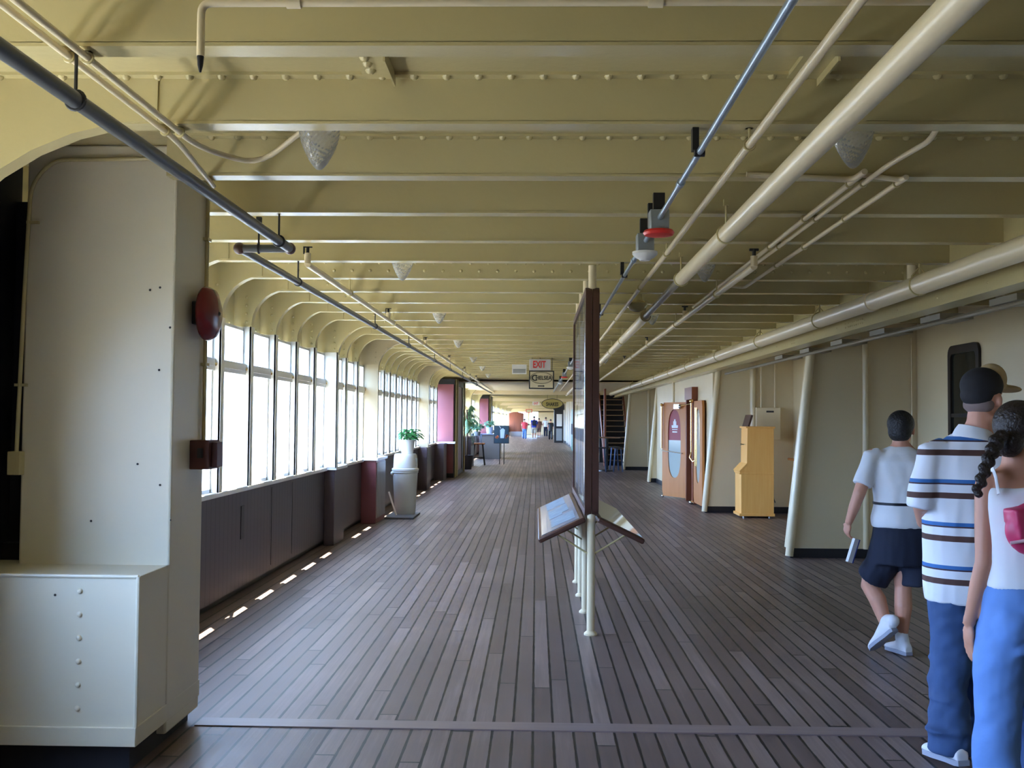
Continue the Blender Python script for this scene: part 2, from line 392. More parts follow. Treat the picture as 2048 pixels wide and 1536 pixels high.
def frame(yb, xin=-2.60, r=.33, z0=.98, t=.012, fl=.075, wide=False, m=CREAM, xout=-2.79):
    """hull frame with a rounded knee up to the ceiling beam"""
    b = MB(); zc = BOT-r
    inner = [(xin, z0)]+[(xin+r-r*math.cos(a), zc+r*math.sin(a)) for a in [PI/2*i/10 for i in range(11)]]
    poly = inner+[(xin+r, CEIL-.001), (xout, CEIL-.001), (xout, z0)]
    b.prism(poly, 'y', yb-.008, yb-.001 if t < .05 else yb+t)
    # face flange following the curve
    pts = inner; vs = []; fs = []
    for (x, z) in pts:
        vs += [(x, yb-.002, z), (x, yb+fl, z), (x-.012, yb+fl, z), (x-.012, yb-.002, z)]
    for i in range(len(pts)-1):
        for k in range(4): fs.append((i*4+k, i*4+(k+1) % 4, (i+1)*4+(k+1) % 4, (i+1)*4+k))
    fs += [(0, 1, 2, 3), tuple(range(len(vs)-1, len(vs)-5, -1))]
    b.add(vs, fs)
    b.box(xout, xin+.005, yb-.013, yb-.008, 2.425, 2.44)
    for q in range(4): b.rivet((xin-.045, yb-.008, 2.47+.075*q), .014, (0, -1, 0))
    if wide: b.rivet((xin+.14, yb-.008, 2.68), .014, (0, -1, 0))
    o = st(b.build('hull_frame', m))
    k = MB(); k.box(xout, xin+.003, yb-.012, yb-.001 if t < .05 else yb+t, z0, 2.425); k.box(xin-.014, xin+.004, yb-.012, yb+fl+.002, z0, 2.425)
    if m is CREAM and xin < -2.5 or t < .03 and yb < 13: k.build('stanchion', STANCH_GLARE, o)
    return o
wides = {12.50: -2.50, 15.35: -2.44, 22.6: -2.44}
frames = []
for yb in beams:
    if yb < 3.5:
        if yb > 0: frame(yb)
        continue
    if yb == 3.87: frame(yb, xin=-2.60, r=1.10); continue
    if 4.2 < yb < 5.4 or 27 < yb < 29: continue
    if yb > 39.2: continue
    if yb in wides: frame(yb, xin=wides[yb], r=.42, wide=True, t=.02, m=CREAM if yb < 13 else CREAM_SHADED, z0=.94 if yb > 13 else .98)
    else: frame(yb)
    frames.append(yb)
far_frames = [32.0, 33.8, 35.6, 37.4, 40.2, 43.0, 44.9, 49.5, 52.0, 54.5, 57.0, 60.0, 63, 66, 69, 72, 75, 78, 81, 84, 87, 90, 94, 98, 102]
for q in far_frames: frame(q, xin=-2.45 if q in (37.4, 43.0, 54.5, 63, 72, 81, 90) else -2.6, r=.42, t=.3 if q in (37.4, 43.0) else .03)

# windows of the left side, one per bay
wn = [0]
def window(y0, y1, lower_open=False):
    wn[0] += 1
    b = MB(); x0, x1 = -2.705, -2.665
    b.box(x0-.02, x1+.02, y0, y1, 1.985, 2.085); b.box(x0, x1+.03, y0, y1, 2.02, 2.05)
    b.box(x0, x1, y0, y1, 2.385, 2.41); b.box(x0, x1, y0, y0+.03, 2.08, 2.40); b.box(x0, x1, y1-.03, y1, 2.08, 2.40)
    if not lower_open:
        b.box(x0, x1, y0, y0+.03, .98, 1.99); b.box(x0, x1, y1-.03, y1, .98, 1.99); b.box(x0, x1, y0, y1, .98, 1.01)
    o = st(b.build('window_%d' % wn[0], WHITE), 'tall two-light promenade window in a white frame, bay %d along the left side' % wn[0], 'window')
    MB().box(-2.686, -2.682, y0+.02, y1-.02, 2.07, 2.40).build('pane', PANE, o)
    if lower_open:   # sash standing ajar
        a = math.radians(14); M3 = Matrix.Rotation(a, 3, 'Z'); L = y1-y0-.03
        def at(u, wz): return Vector((-2.68, y0+.015, wz))+M3 @ Vector((0, u, 0))
        f = MB()
        f.obox(at(.02, 1.48), .016, .02, .49, M3); f.obox(at(L-.02, 1.48), .016, .02, .49, M3)
        f.obox(at(L/2, 1.96), .016, L/2, .022, M3); f.obox(at(L/2, 1.01), .016, L/2, .022, M3)
        f.build('open_sash', GREYBOX, o)
        MB().obox(at(L/2, 1.48), .002, L/2-.03, .46, M3).build('pane', PANE, o)
    else:
        MB().box(-2.686, -2.682, y0+.02, y1-.02, 1.0, 1.99).build('pane', PANE, o)
    for zz in (2.035,):
        MB().ball((-2.64, y1-.02, zz), .016, nu=8, nv=6).build('window_catch', BRASS, o)
allf = [f for f in frames if f > 5.4]
for a, b in zip(allf, allf[1:]):
    if b > 27.2: continue
    window(a+.09, b-.005, lower_open=(8.1 < a < 8.3))
fa = [31.2]+far_frames
for a, b in zip(fa, fa[1:]):
    if b-a < .3 or (44 < a < 49): continue
    window(a+.32 if a in (37.4, 43.0) else a+.09, b-.005)

# dado boxes under the heavy frames
b = MB().box(XD, -2.53, 12.55, 13.2, 0, .95); o = st(b.build('trim_3', DADO, bevel=.008), 'dark box pilaster under the first heavy window frame', 'pilaster')
MB().box(XD-.02, -2.50, 12.5, 13.25, .95, .985).build('cap', WHITE, o)
b = MB().box(XD, -2.43, 15.2, 16.12, 0, .96); o = st(b.build('trim_4', MAROON, bevel=.008), 'maroon box pilaster with louvred side beside the white bin', 'pilaster')
MB().box(-2.431, -2.42, 15.24, 16.08, .08, .92).build('louvre', CORR, o); MB().box(XD-.02, -2.40, 15.15, 16.17, .96, .995).build('cap', WHITE, o)
st(MB().box(XD, -2.45, 22.5, 23.3, 0, .96).build('trim_5', DADO, bevel=.008)); st(MB().box(XD, -2.60, 19.0, 19.3, 0, .95).build('trim_5', DADO))
st(MB().box(XD, -2.42, 26.2, 27.1, 0, .95).build('trim_5', DADO))
st(MB().box(XD-.005, XD+.004, 9.0, 9.1, .50, .80).build('trim_6', BLACK), 'narrow black vent slot in the dark boarded wall', 'vent slot')
for q in (10.05, 10.9): st(MB().box(XD-.002, XD+.003, q, q+.014, .12, .90).build('trim_6', BLACK))
# maroon vestibules
def vestibule(y0, y1, x1, lab):
    b = MB().box(-2.78, x1, y0, y1, 0, 2.62); o = st(b.build('wall_vestibule', MAROON, bevel=.01), lab, 'vestibule wall')
    b = MB().box(-2.8, x1+.015, y0-.01, y1+.01, 0, .12); b.box(-2.8, x1+.02, y0-.02, y1+.02, 2.55, 2.70); b.box(x1, x1+.02, y0+.08, y0+.95, .05, 2.55); b.box(x1, x1+.02, y1-.75, y1-.3, .05, 2.55)
    b.build('black_trim', BLACK, o)
    for q in (y0+.22, y0+.78, y1-.2):
        if q < y1: MB().tube([(x1+.045, q, 0), (x1+.045, q, 2.7)], .024, 10).build('corner_pipe', CREAM, o)
    return o
vestibule(27.3, 31.0, -2.26, 'maroon panelled vestibule with cream corner pipes beyond the windows')
vestibule(46.0, 49.0, -2.20, 'second maroon vestibule further down the left side')
st(MB().box(-2.74, -2.2, 27.1, 27.3, .93, .98).build('trim_7', WHITE))

# near left pillar with its plinth
b = MB(); b.box(-2.53, -1.785, 4.86, 5.335, .06, CEIL)
pil = st(b.build('pillar', PILLARM, bevel=.012), 'big cream painted steel pillar in the left foreground', 'pillar')
b = MB(); b.box(-3.0, -1.79, 4.50, 5.33, .12, .877)
for q in range(7): b.rivet((-2.055, 4.50, .18+.105*q), .014, (0, -1, 0))
b.box(-3.0, -1.784, 4.488, 5.34, .12, .205)
b.build('plinth', PILLARM, pil, bevel=.008)
MB().box(-3.0, -1.83, 4.54, 5.30, 0, .13).build('toe_kick', BLACK, pil)
b = MB()
b.tube([(-1.787, 4.86, .88), (-1.787, 4.86, 2.94)], .009, 8); b.tube([(-1.79, 4.50, .13), (-1.79, 4.50, .877)], .010, 8); b.tube([(-3, 4.50, .877), (-1.79, 4.50, .877)], .009, 8)
b.build('weld_seam', PILLARM, pil)
b = MB()
for (px, py) in ((340, 655), (318, 740), (275, 928), (320, 970), (182, 1042), (340, 1040), (300, 580), (320, 575), (110, 1190)):
    p = atY(px, py, 4.858 if py < 1140 else 4.498); b.rivet((p.x, p.y, p.z), .006, (0, -1, 0))
b.build('bolt_hole', IRON, pil)
MB().box(-3.2, -2.53, 5.05, 5.12, .877, 2.70).build('dark_panel', mat('navy_black_paint', (.010, .011, .018), .75), pil)
MB().box(-3.2, -2.53, 4.98, 5.06, .877, .96).build('dark_moulding', mat('navy_black_paint', (.010, .011, .018), .75), pil)

# right side walls
def rwall(x0, x1, y0, y1, z0=0.0, z1=CEIL, m=None, lab=None, cat='wall'):
    return st(MB().box(x0, x1, y0, y1, z0, z1).build('wall_right', m or CREAM2), lab, cat if lab else None)
rwall(XR, XR+.1, YB, 39.0, lab='cream deckhouse wall with a dark window at the right edge')
st(MB().box(XR-.02, XR, YB, 39, 0, .11).build('baseboard_right', BLACK))
st(MB().box(-2.95, XR+.1, YB-.1, YB, 0, CEIL).build('wall_back', BEHIND))
def fin(y0, xb, xt, xr=XR, th=.14, extra=(), lab=''):
    b = MB().prism([(xb, .11), (xr, .11), (xr, CEIL), (xt+.04, CEIL), (xt, 2.49)], 'y', y0, y0+th)
    o = st(b.build('wall_right', CREAM2), lab, 'bulkhead')
    MB().tube([(xb+.02, y0-.01, .02), (xt+.02, y0-.01, 2.49)], .048, 12).build('edge_pipe', PIPEM, o)
    MB().box(xb+.03, xr, y0-.012, y0+th, 0, .11).build('black_skirting', BLACK, o)
    for (x, r) in extra: MB().tube([(x, y0-.02, .11), (x, y0-.02, 2.6)], r, 10).build('face_pipe', PIPEM, o)
    return o
fin(11.93, 2.97, 3.24, extra=((3.885, .034), (4.43, .008)), lab='nearest cream bulkhead with a slanted white edge pipe on the right')
fin(17.64, 2.93, 3.17, extra=((3.79, .05),), lab='second cream slanted bulkhead behind the oak cabinet')
fin(26.0, 2.90, 3.12, xr=3.3, lab='narrow slanted cream bulkhead behind the teak door')
fin(32.4, 2.81, 3.01, extra=((3.62, .04),), lab='furthest slanted cream bulkhead next to the staircase')
b = MB(); b.box(3.12, 3.2, 17.78, 19.5, 0, CEIL); b.box(3.12, 3.2, 20.3, 26.0, 0, CEIL); b.box(3.12, 3.2, 19.5, 20.3, 2.1, CEIL)
o = st(b.build('wall_right', CREAM2), 'cream deckhouse wall around the teak doorway', 'wall')
MB().box(3.105, 3.12, 20.4, 26.0, 0, .11).build('black_skirting', BLACK, o)
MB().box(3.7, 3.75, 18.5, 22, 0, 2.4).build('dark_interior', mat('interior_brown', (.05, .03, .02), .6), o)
b = MB(); b.box(2.98, 3.0, YB, 46, 2.47, CEIL); b.box(2.93, 3.10, YB, 46, 2.455, 2.47)
y = 5.0
while y < 30:
    for zz in (2.53, 2.60): b.rivet((2.98, y, zz), .009, (-1, 0, 0))
    y += .83
for yy in (9.2, 9.26, 9.32, 9.38, 9.44, 9.5, 9.56, 9.62, 9.7, 11.6, 11.68, 11.76):
    for zz in (2.51, 2.545, 2.60): b.rivet((2.98, yy, zz), .008, (-1, 0, 0))
st(b.build('trim_9', CREAM), 'long riveted cream girder over the right side', 'girder')
b = MB()
for k in range(6): b.box(3.14, 3.4, 6.6+k*1.25, 7.0+k*1.25, 2.41, 2.455)
b.tube([(3.2, 6, 2.40), (3.2, 17, 2.40)], .02, 8)
st(b.build('trim_10', mat('dim_cream', (.22, .18, .11), .5)), 'dark brackets under the girder against the right wall', 'bracket')
# right window
def rrect(y0, y1, z0, z1, r, n=5):
    return arc(y1-r, z1-r, r, 0, PI/2, n)+arc(y0+r, z1-r, r, PI/2, PI, n)+arc(y0+r, z0+r, r, PI, 1.5*PI, n)+arc(y1-r, z0+r, r, 1.5*PI, 2*PI, n)
wy0, wy1 = 10.22, 10.98
b = MB(); P1 = rrect(wy0, wy1, .95, 2.43, .10); P2 = rrect(wy0+.07, wy1-.07, 1.02, 2.34, .06); n_ = len(P1)
vs = [(XR-.03, *p) for p in P1]+[(XR-.03, *p) for p in P2]+[(XR+.0, *p) for p in P1]+[(XR+.0, *p) for p in P2]
fs = []
for i in range(n_):
    j = (i+1) % n_; fs += [(i, j, n_+j, n_+i), (i, 2*n_+i, 2*n_+j, j), (n_+i, n_+j, 3*n_+j, 3*n_+i)]
b.add(vs, fs); b.box(XR-.025, XR-.002, wy0+.06, wy1-.06, 1.66, 1.70)
o = st(b.build('window_90', mat('brown_black_frame', (.02, .013, .012), .35)), 'dark round-cornered window in the right wall behind the capped man', 'window')
MB().box(XR-.012, XR-.004, wy0+.05, wy1-.05, 1.0, 2.37).build('pane', DARKGLASS, o)
# behind the staircase, shop side and end wall
st(MB().box(2.05, XR, 39.0, 39.1, 0, CEIL).build('wall_right', CREAM2))
st(MB().box(2.05, 2.15, 39.0, 106, 0, CEIL).build('wall_right', CREAM2), 'long cream shop side wall in the far distance', 'wall')
b = MB()
for q in (44, 48, 52.4, 56, 60, 64, 70, 78): b.box(1.93, 2.05, q, q+.5, .12, 2.75)
st(b.build('trim_11', WHITE), 'white pilasters along the distant shop side', 'pilaster')
st(MB().box(1.98, 2.05, 39.1, 106, 0, .12).build('baseboard_right', BLACK))
b = MB(); b.box(-2.95, -1.9, 106, 106.1, 0, CEIL); b.box(-1.9, 2.1, 106, 106.1, 0, 1.15); b.box(-1.9, 2.1, 106, 106.1, 2.4, CEIL); b.box(-.9, -.7, 106, 106.1, 1, 2.5); b.box(.2, 2.1, 106, 106.1, 1, 2.5)
st(b.build('wall_end', CREAM2), 'far end wall of the promenade with bright openings', 'wall')

# ================================================================== PIPES
def ring(c, r, ax, rt=.006, n=16):
    pts = []
    for j in range(n+1):
        a = 2*PI*j/n
        pts.append(Vector(c)+(Vector((math.cos(a)*r, 0, math.sin(a)*r)) if ax == 'y' else Vector((0, math.cos(a)*r, math.sin(a)*r))))
    return pts
def hanger(parent, c, r, top=BOT, m=CREAM, ax='y'):
    b = MB(); b.tube(ring(c, r+.004, ax), .0055, 6, caps=False); b.tube([(c[0], c[1], c[2]+r), (c[0], c[1], max(top, c[2]+r+.02))], .006, 6)
    b.box(c[0]-.014, c[0]+.014, c[1]-.014, c[1]+.014, max(top, c[2]+r+.02)-.012, max(top, c[2]+r+.02)+.02)
    return b.build('pipe_hanger', m, parent)
def on(pts, y):
    for a, b in zip(pts, pts[1:]):
        if min(a[1], b[1]) <= y <= max(a[1], b[1]) and abs(b[1]-a[1]) > 1e-6:
            t = (y-a[1])/(b[1]-a[1]); return [a[i]+(b[i]-a[i])*t for i in range(3)]
def pipe(name, label, pts, r, m, hang=(), hm=CREAM, fil=0, n=14):
    q = fillet(pts, fil) if fil else pts
    o = tag(MB().tube(q, r, n).build(name, m), label, 'pipe')
    for y in hang:
        c = on(pts, y)
        if c: hanger(o, c, r, m=hm)
    return o
PA = [(-1.47, -3.0, 2.60), (-1.465, 5.85, 2.60), (-1.765, 5.85, 2.60), (-1.72, 40, 2.60)]
o = tag(MB().tube(PA[:2], .027, 14).tube(PA[1:3], .024, 14).tube(PA[2:], .024, 14).build('sprinkler_pipe', BRONZE), 'dark grey sprinkler pipe that jogs sideways under the left beams', 'pipe')
for c in PA[1:3]: MB().ball(c, .036, nu=12, nv=8).build('elbow', mat('brown_elbow', (.11, .06, .05), .4), o)
for y in (3.1, 5.60): hanger(o, on(PA[:2], y), .027, m=IRON)
for y in (7.3, 10.8, 13.65, 17.08, 20.15, 23.5, 26.2, 29): hanger(o, on(PA[2:], y), .024, m=IRON)
hanger(o, (-1.65, 5.85, 2.60), .024, m=IRON, ax='x')
o = pipe('conduit', 'thin cream conduit curving off to the first left ceiling lamp', [(-1.43, -3, 2.735), (-1.43, 4.15, 2.735), (-1.25, 4.42, 2.73), (-1.02, 4.30, 2.86)], .012, PIPEM, (3.1, 3.92), fil=.2)
o = pipe('conduit', 'straight thin cream conduit beside the dark pipe, running to the pillar top', [(-1.49, -3, 2.74), (-1.49, 4.05, 2.74), (-1.60, 4.86, 2.74)], .012, PIPEM, (3.1, 3.92), fil=.15)
PC = [(-1.555, 6.70, 2.64), (-1.63, 40, 2.64)]
o = pipe('sprinkler_pipe', 'cream sprinkler pipe with upturned ends right of the dark left pipe', PC, .022, PIPEM, (8.25, 10.85, 13.7, 16.3, 19.4, 22.7, 25.4, 28.1), n=12)
for y in (6.70, 10.45, 14.1, 18.1, 22.1, 26.5):
    c = on(PC, y+.001) or PC[0]
    k = MB().tube([(c[0], c[1], c[2]), (c[0], c[1], c[2]+.075)], .022, 10).build('riser', PIPEM, o)
    MB().tube([(c[0], c[1], c[2]+.075), (c[0], c[1], c[2]+.115)], .011, 8).box(c[0]-.03, c[0]+.03, c[1]-.006, c[1]+.006, c[2]+.112, c[2]+.12).box(c[0]-.03, c[0]-.02, c[1]-.006, c[1]+.006, c[2]+.07, c[2]+.12).build('sprinkler_head', IRON, k)
PD = [(.635, -3, 2.66), (.648, 40, 2.66)]
o = pipe('conduit', 'blue-grey galvanised conduit carrying the smoke detectors', PD, .014, CONDUIT, (), n=10)
for y in (3.93, 5.5, 7.3, 9.95, 12.55, 15.4): 
    c = on(PD, y); MB().box(c[0]-.03, c[0]-.005, y-.02, y+.02, c[2]+.005, BOT+.03).tube([(c[0]-.02, y, c[2]), (c[0]+.02, y, c[2])], .018, 8).build('beam_clamp', BLACK, o)
for y in (4.45, 6.6): MB().tube([(on(PD, y)[0], y-.03, 2.66), (on(PD, y)[0], y+.03, 2.66)], .019, 10).build('coupling', CONDUIT, o)
pipe('conduit', 'slim cream pipe between the galvanised conduit and the thick pipe', [(.81, -3, 2.69), (.86, 12, 2.69), (.90, 40, 2.69)], .017, PIPEM, (3.93, 6.5, 8.2, 10.8, 13.7, 17.1, 20.2), n=10)
PF = [(.985, -3, 2.60), (1.015, 7.1, 2.60), (1.045, 9.6, 2.60), (1.12, 19, 2.60), (1.2, 40, 2.60)]
o = tag(MB().tube(PF[:2], .045, 18).build('lagged_pipe', PIPEM), 'thick cream lagged pipe running diagonally across the upper right', 'pipe')
MB().tube(PF[1:3], .028, 14).build('bare_section', mat('bare_pipe', (.30, .27, .20), .35), o)
MB().tube(PF[2:], .045, 16).build('far_section', PIPEM, o)
for y in (5.35, 7.05, 9.6, 12.5, 14.5, 17.1, 20.1, 24.4): hanger(o, on(PF, y), .045)
PG = [(1.455, 6.72, 2.64), (1.60, 20, 2.64), (1.75, 40, 2.64)]
o = pipe('sprinkler_pipe', 'cream sprinkler pipe with upturned end right of the thick lagged pipe', PG, .024, PIPEM, (8.2, 10.8, 13.7, 16.3, 19.4), n=12)
for y in (6.72, 10.1, 13.9, 18.0):
    c = on(PG, y+.001)
    k = MB().tube([(c[0], c[1], c[2]), (c[0], c[1], c[2]+.07)], .024, 10).build('riser', PIPEM, o)
    MB().tube([(c[0], c[1], c[2]+.07), (c[0], c[1], c[2]+.115)], .013, 8).box(c[0]-.03, c[0]+.03, c[1]-.01, c[1]+.01, c[2]+.105, c[2]+.12).build('sprinkler_head', IRON, k)
pipe('conduit', 'cream conduit starting at an elbow along the second right beam', [(.98, 4.69, 2.76), (1.475, 4.69, 2.735), (1.48, 4.5, 2.735), (1.56, 10, 2.735)], .014, PIPEM, (4.76, 5.6, 6.5), fil=.06, n=10)
pipe('conduit', 'cream conduit bending down from the right ceiling lamp', [(1.62, 3.97, 2.88), (1.60, 4.05, 2.75), (1.545, 4.4, 2.735), (1.60, 9.5, 2.735)], .012, PIPEM, (4.76, 5.6, 6.5), fil=.12, n=10)
pipe('conduit', 'rightmost cream conduit ending in a small crook by the dark beams', [(1.52, 4.69, 2.76), (1.70, 4.69, 2.735), (1.705, 4.62, 2.735), (1.76, 8.5, 2.735), (1.66, 8.6, 2.76)], .013, PIPEM, (4.76, 5.6, 6.5, 7.3), fil=.05, n=10)
PJ = [(2.74, -3, 2.60), (2.78, 8, 2.60), (2.86, 46, 2.60)]
o = pipe('water_main', 'thickest cream pipe running low along the right girder', PJ, .072, PIPEM, (), n=20)
for y in (7.3, 9.9, 12.55, 15.4, 18.5, 20.95, 23.5, 26.2, 29.5):
    c = on(PJ, y); b = MB(); b.tube(ring(c, .077, 'y'), .007, 6, caps=False)
    b.tube([(c[0], y, c[2]+.075), (c[0], y, BOT)], .009, 6); b.tube([(c[0]-.06, y, c[2]+.06), (c[0], y, c[2]+.13), (c[0]+.06, y, c[2]+.06)], .007, 6)
    b.build('pipe_hanger', CREAM, o)
MB().tube([(on(PJ, 8.35)[0], 8.3, 2.60), (on(PJ, 8.35)[0], 8.42, 2.60)], .08, 18).build('coupling', PIPEM, o)
b = MB(); b.tube([(2.80, 7.5, 2.66), (2.80, 7.5, 2.78)], .04, 12); b.build('vent_stub', PIPEM, o)
# cross pipe at the top edge with a drop
b = MB(); p0 = atZ(403, 6, 2.75)
q = fillet([(1.1, p0.y, 2.75), (p0.x, p0.y, 2.75), (p0.x, p0.y, 2.60)], .03)
o = tag(MB().tube(q, .011, 12).build('drain_pipe', PIPEM), 'slim cream pipe along the top edge with a short drop at its left end', 'pipe')
for x in (-.68, .32): MB().tube([(x-.02, p0.y, 2.75), (x+.02, p0.y, 2.75)], .016, 12).box(x-.004, x+.004, p0.y-.004, p0.y+.004, 2.75, CEIL).build('pipe_clip', PIPEM, o)
MB().tube([(p0.x, p0.y, 2.60), (p0.x, p0.y, 2.575), (p0.x, p0.y, 2.555)], [.010, .008, .003], 10).build('black_nozzle', BLACK, o)
# conduits on the pillar
yq = 4.845
pts = [atY(345, 317, yq), atY(105, 320, yq), atY(62, 370, yq), atY(48, 600, yq), atY(33, 905, yq)]
pts = [(p.x, yq, p.z) for p in pts]; pts[0] = (-1.80, yq, pts[0][2])
o = tag(MB().tube(fillet(pts, .10), .010, 10).build('conduit', CREAM), 'cream conduit bent down the left edge of the big pillar into a box', 'pipe')
for (px, py) in ((66, 445), (42, 770)):
    p = atY(px, py, yq); MB().box(p.x-.03, p.x+.03, yq-.008, yq+.008, p.z-.007, p.z+.007).build('pipe_clip', CREAM, o)
p = atY(33, 925, yq); MB().box(p.x-.032, p.x+.032, yq-.03, yq+.03, p.z-.06, p.z+.055).build('junction_box', CREAM, o, bevel=.004)
xq = -1.77
pts = [atX(413, 345, xq), atX(411, 560, xq), atX(400, 720, xq), atX(400, 890, xq)]
yc = 5.29
o = tag(MB().tube([(xq, yc, 2.9), (xq, yc, 2.2), (xq, yc, 1.9), (xq, yc, 1.47)], .011, 10).build('conduit', CREAM), 'cream conduit down the inner edge of the pillar between bell and switch box', 'pipe')
for zz in (2.55, 1.88): MB().box(xq-.014, xq+.014, yc-.03, yc+.03, zz-.008, zz+.008).build('pipe_clip', CREAM, o)

# ================================================================== CEILING LAMPS
prof = [(.003, 0), (.012, .003), (.022, .012)]+[(.03+.057*math.sin(PI/2*i/14)**.95, .02+.16*(i/14)) for i in range(1, 15)]+[(.088, .20), (.085, .215)]
def lamp(x, y, label):
    t = thing('ceiling_lamp', (x, y, 2.67), label, 'ceiling lamp', 'acorn-shaped ribbed glass ceiling lamps')
    MB().lathe([(r, h+2.67) for r, h in prof], (x, y, 0), n=40, knurl=.016).build('glass_shade', LAMPG, t).data.shade_flat()
    MB().lathe([(.094, 2.872), (.10, 2.88), (.10, 2.915), (.06, 2.93), (.06, CEIL)], (x, y, 0), n=24).build('ceiling_mount', CREAM, t)
for (x, y, l) in [(-.945, 4.26, 'ribbed glass acorn lamp nearest the camera in the left row'), (1.33, 4.22, 'ribbed glass lamp at the upper right half behind the thick cream pipe'),
                  (-1.045, 7.70, 'second ribbed glass lamp of the left row, past the jog in the dark pipe'), (1.29, 7.70, 'second ribbed glass lamp of the right row, seen between cream pipes'),
                  (-1.10, 11.2, 'third ribbed glass lamp of the left row'), (1.29, 11.2, 'third ribbed glass lamp of the right row, just below the bare pipe length'),
                  (-1.18, 15.0, 'fourth glass lamp of the left row, a small white cone'), (-1.2, 18.9, 'fifth glass lamp of the left row, above the window plant'),
                  (-1.2, 22.1, 'sixth glass lamp of the left row'), (1.3, 18.9, 'small glass lamp right of the display board above the right pipes'), (-1.25, 25.8, 'seventh glass lamp of the left row, tiny in the distance')]: lamp(x, y, l)
for (x, y, l) in [(-.96, 40.6, 'tiny glass lamp left of the easel poster, far down the deck')]: lamp(x, y, l)

# detectors on the galvanised conduit
def detector(y, red, label):
    c = on(PD, y); x = c[0]; t = thing('smoke_detector', (x, y, 2.56), label, 'smoke detector', 'ceiling detectors on the galvanised conduit')
    MB().box(x-.05, x+.05, y-.05, y+.05, 2.60, 2.705).build('back_box', GREYBOX, t, bevel=.006)
    if red: MB().lathe([(.03, 2.567), (.075, 2.575), (.082, 2.588), (.075, 2.60), (.02, 2.602)], (x, y, 0), n=28).build('detector_head', RED, t)
    else: MB().lathe([(.03, 2.548), (.035, 2.555), (.055, 2.565), (.075, 2.585), (.075, 2.60), (.02, 2.602)], (x, y, 0), n=28).build('detector_head', WHITE, t)
    MB().box(x-.03, x+.03, y-.02, y+.02, 2.70, BOT+.03).build('beam_clamp', BLACK, t)
detector(5.25, True, 'detector with a red round head on a grey box, nearest on the conduit')
detector(5.92, False, 'white round detector just beyond the red one')
detector(18.9, False, 'small white detector left of the display board')
detector(23.2, True, 'small distant detector with a red rim near the oval framed sign')
detector(26.9, False, 'tiny white detector past the red-rimmed one')
# horn/lamp between pipes behind the board
t = thing('ceiling_fixture', (.94, 9.4, 2.62), 'round cream pendant fixture behind the slim cream pipe', 'light fixture')
MB().lathe([(.02, 2.62), (.07, 2.64), (.095, 2.68), (.10, 2.70), (.05, 2.73), (.03, CEIL)], (.94, 9.4, 0), n=20).build('housing', CREAM, t)

# ================================================================== BELL, BOXES
x, y, z = -1.785, 5.17, 2.14
t = thing('alarm_bell', (x, y, z-.14), 'dark red alarm bell on the side of the big pillar', 'bell')
MB().box(x, x+.05, y-.06, y+.06, z-.06, z+.06).build('back_box', IRON, t, bevel=.006)
MB().lathe([(.135, x+.045), (.142, x+.055), (.14, x+.075), (.125, x+.10), (.08, x+.118), (.02, x+.124), (.004, x+.124)], (0, y, z), axis='x', n=36).build('gong', REDM, t)
MB().ball((x+.122, y, z+.0), .012, nu=10, nv=6).build('centre_bolt', IRON, t)
x0 = -1.785
t = thing('switch_box', (x0, 5.2, 1.33), 'red-brown electrical switch box on the pillar edge below the bell', 'switch box')
MB().box(x0, x0+.10, 5.12, 5.30, 1.33, 1.48).build('box_body', BROWNBOX, t, bevel=.004)
MB().box(x0+.10, x0+.13, 5.16, 5.26, 1.34, 1.47).build('cover', BROWNBOX, t, bevel=.004)
MB().box(x0+.05, x0+.07, 5.09, 5.12, 1.39, 1.44).build('lever', IRON, t)

# ================================================================== DISPLAY STAND
BX0, BX1, BY0, BY1, BZ0, BZ1 = .365, .468, 7.47, 10.02, .885, 2.60
DX = (BX0+BX1)/2
t = thing('display_stand', (DX, BY0, 0), 'double-sided display board on cream posts with sloping reading panels', 'display stand')
for i, yy in enumerate((7.53, 8.39, 9.17, 9.93)):
    MB().tube([(DX, yy, 0), (DX, yy, BOT)], .030, 16).lathe([(.05, 0), (.05, .012), (.032, .03)], (DX, yy, 0), n=18).build('post', PIPEM, t)
r = .07
P1 = rrect(BY0, BY1, BZ0, BZ1, r, 4); P2 = rrect(BY0+.05, BY1-.05, BZ0+.05, BZ1-.05, .04, 4); n_ = len(P1)
for (xa, xb, nm) in ((BX0, DX-.002, 'frame'), (BX1, DX+.002, 'frame')):
    vs = [(xa, *p) for p in P1]+[(xa, *p) for p in P2]+[(xb, *p) for p in P1]+[(xb, *p) for p in P2]; fs = []
    for i in range(n_):
        j = (i+1) % n_; fs += [(i, j, n_+j, n_+i), (i, 2*n_+i, 2*n_+j, j), (n_+i, n_+j, 3*n_+j, 3*n_+i), (2*n_+i, 2*n_+j, 3*n_+j, 3*n_+i)]
    MB().add(vs, fs).build(nm, BROWNFR, t)
    s_ = -1 if xa < xb else 1
    bk = MB().box(min(DX, DX+s_*.02), max(DX, DX+s_*.02), BY0+.04, BY1-.04, BZ0+.04, BZ1-.04).build('backing', PANELBLUE, t)
    pb = MB()
    for (a0, a1, c0, c1) in ((.10, .70, 1.0, 1.7), (.10, .70, 1.8, 2.4), (.85, 1.3, .98, 2.0), (.85, 1.6, 2.1, 2.45), (1.45, 1.95, 1.0, 1.95), (2.05, 2.4, 1.0, 1.6), (1.75, 2.4, 1.75, 2.4)):
        pb.box(DX+s_*.020 if s_ > 0 else DX-.024, DX+.024 if s_ > 0 else DX-.020, BY0+a0, BY0+a1, c0, c1)
    pb.build('picture_print', PAPER, bk)
    xg = DX+s_*.042; MB().box(xg-.0015, xg+.0015, BY0+.04, BY1-.04, BZ0+.04, BZ1-.04).build('glass_cover', COVER, t)
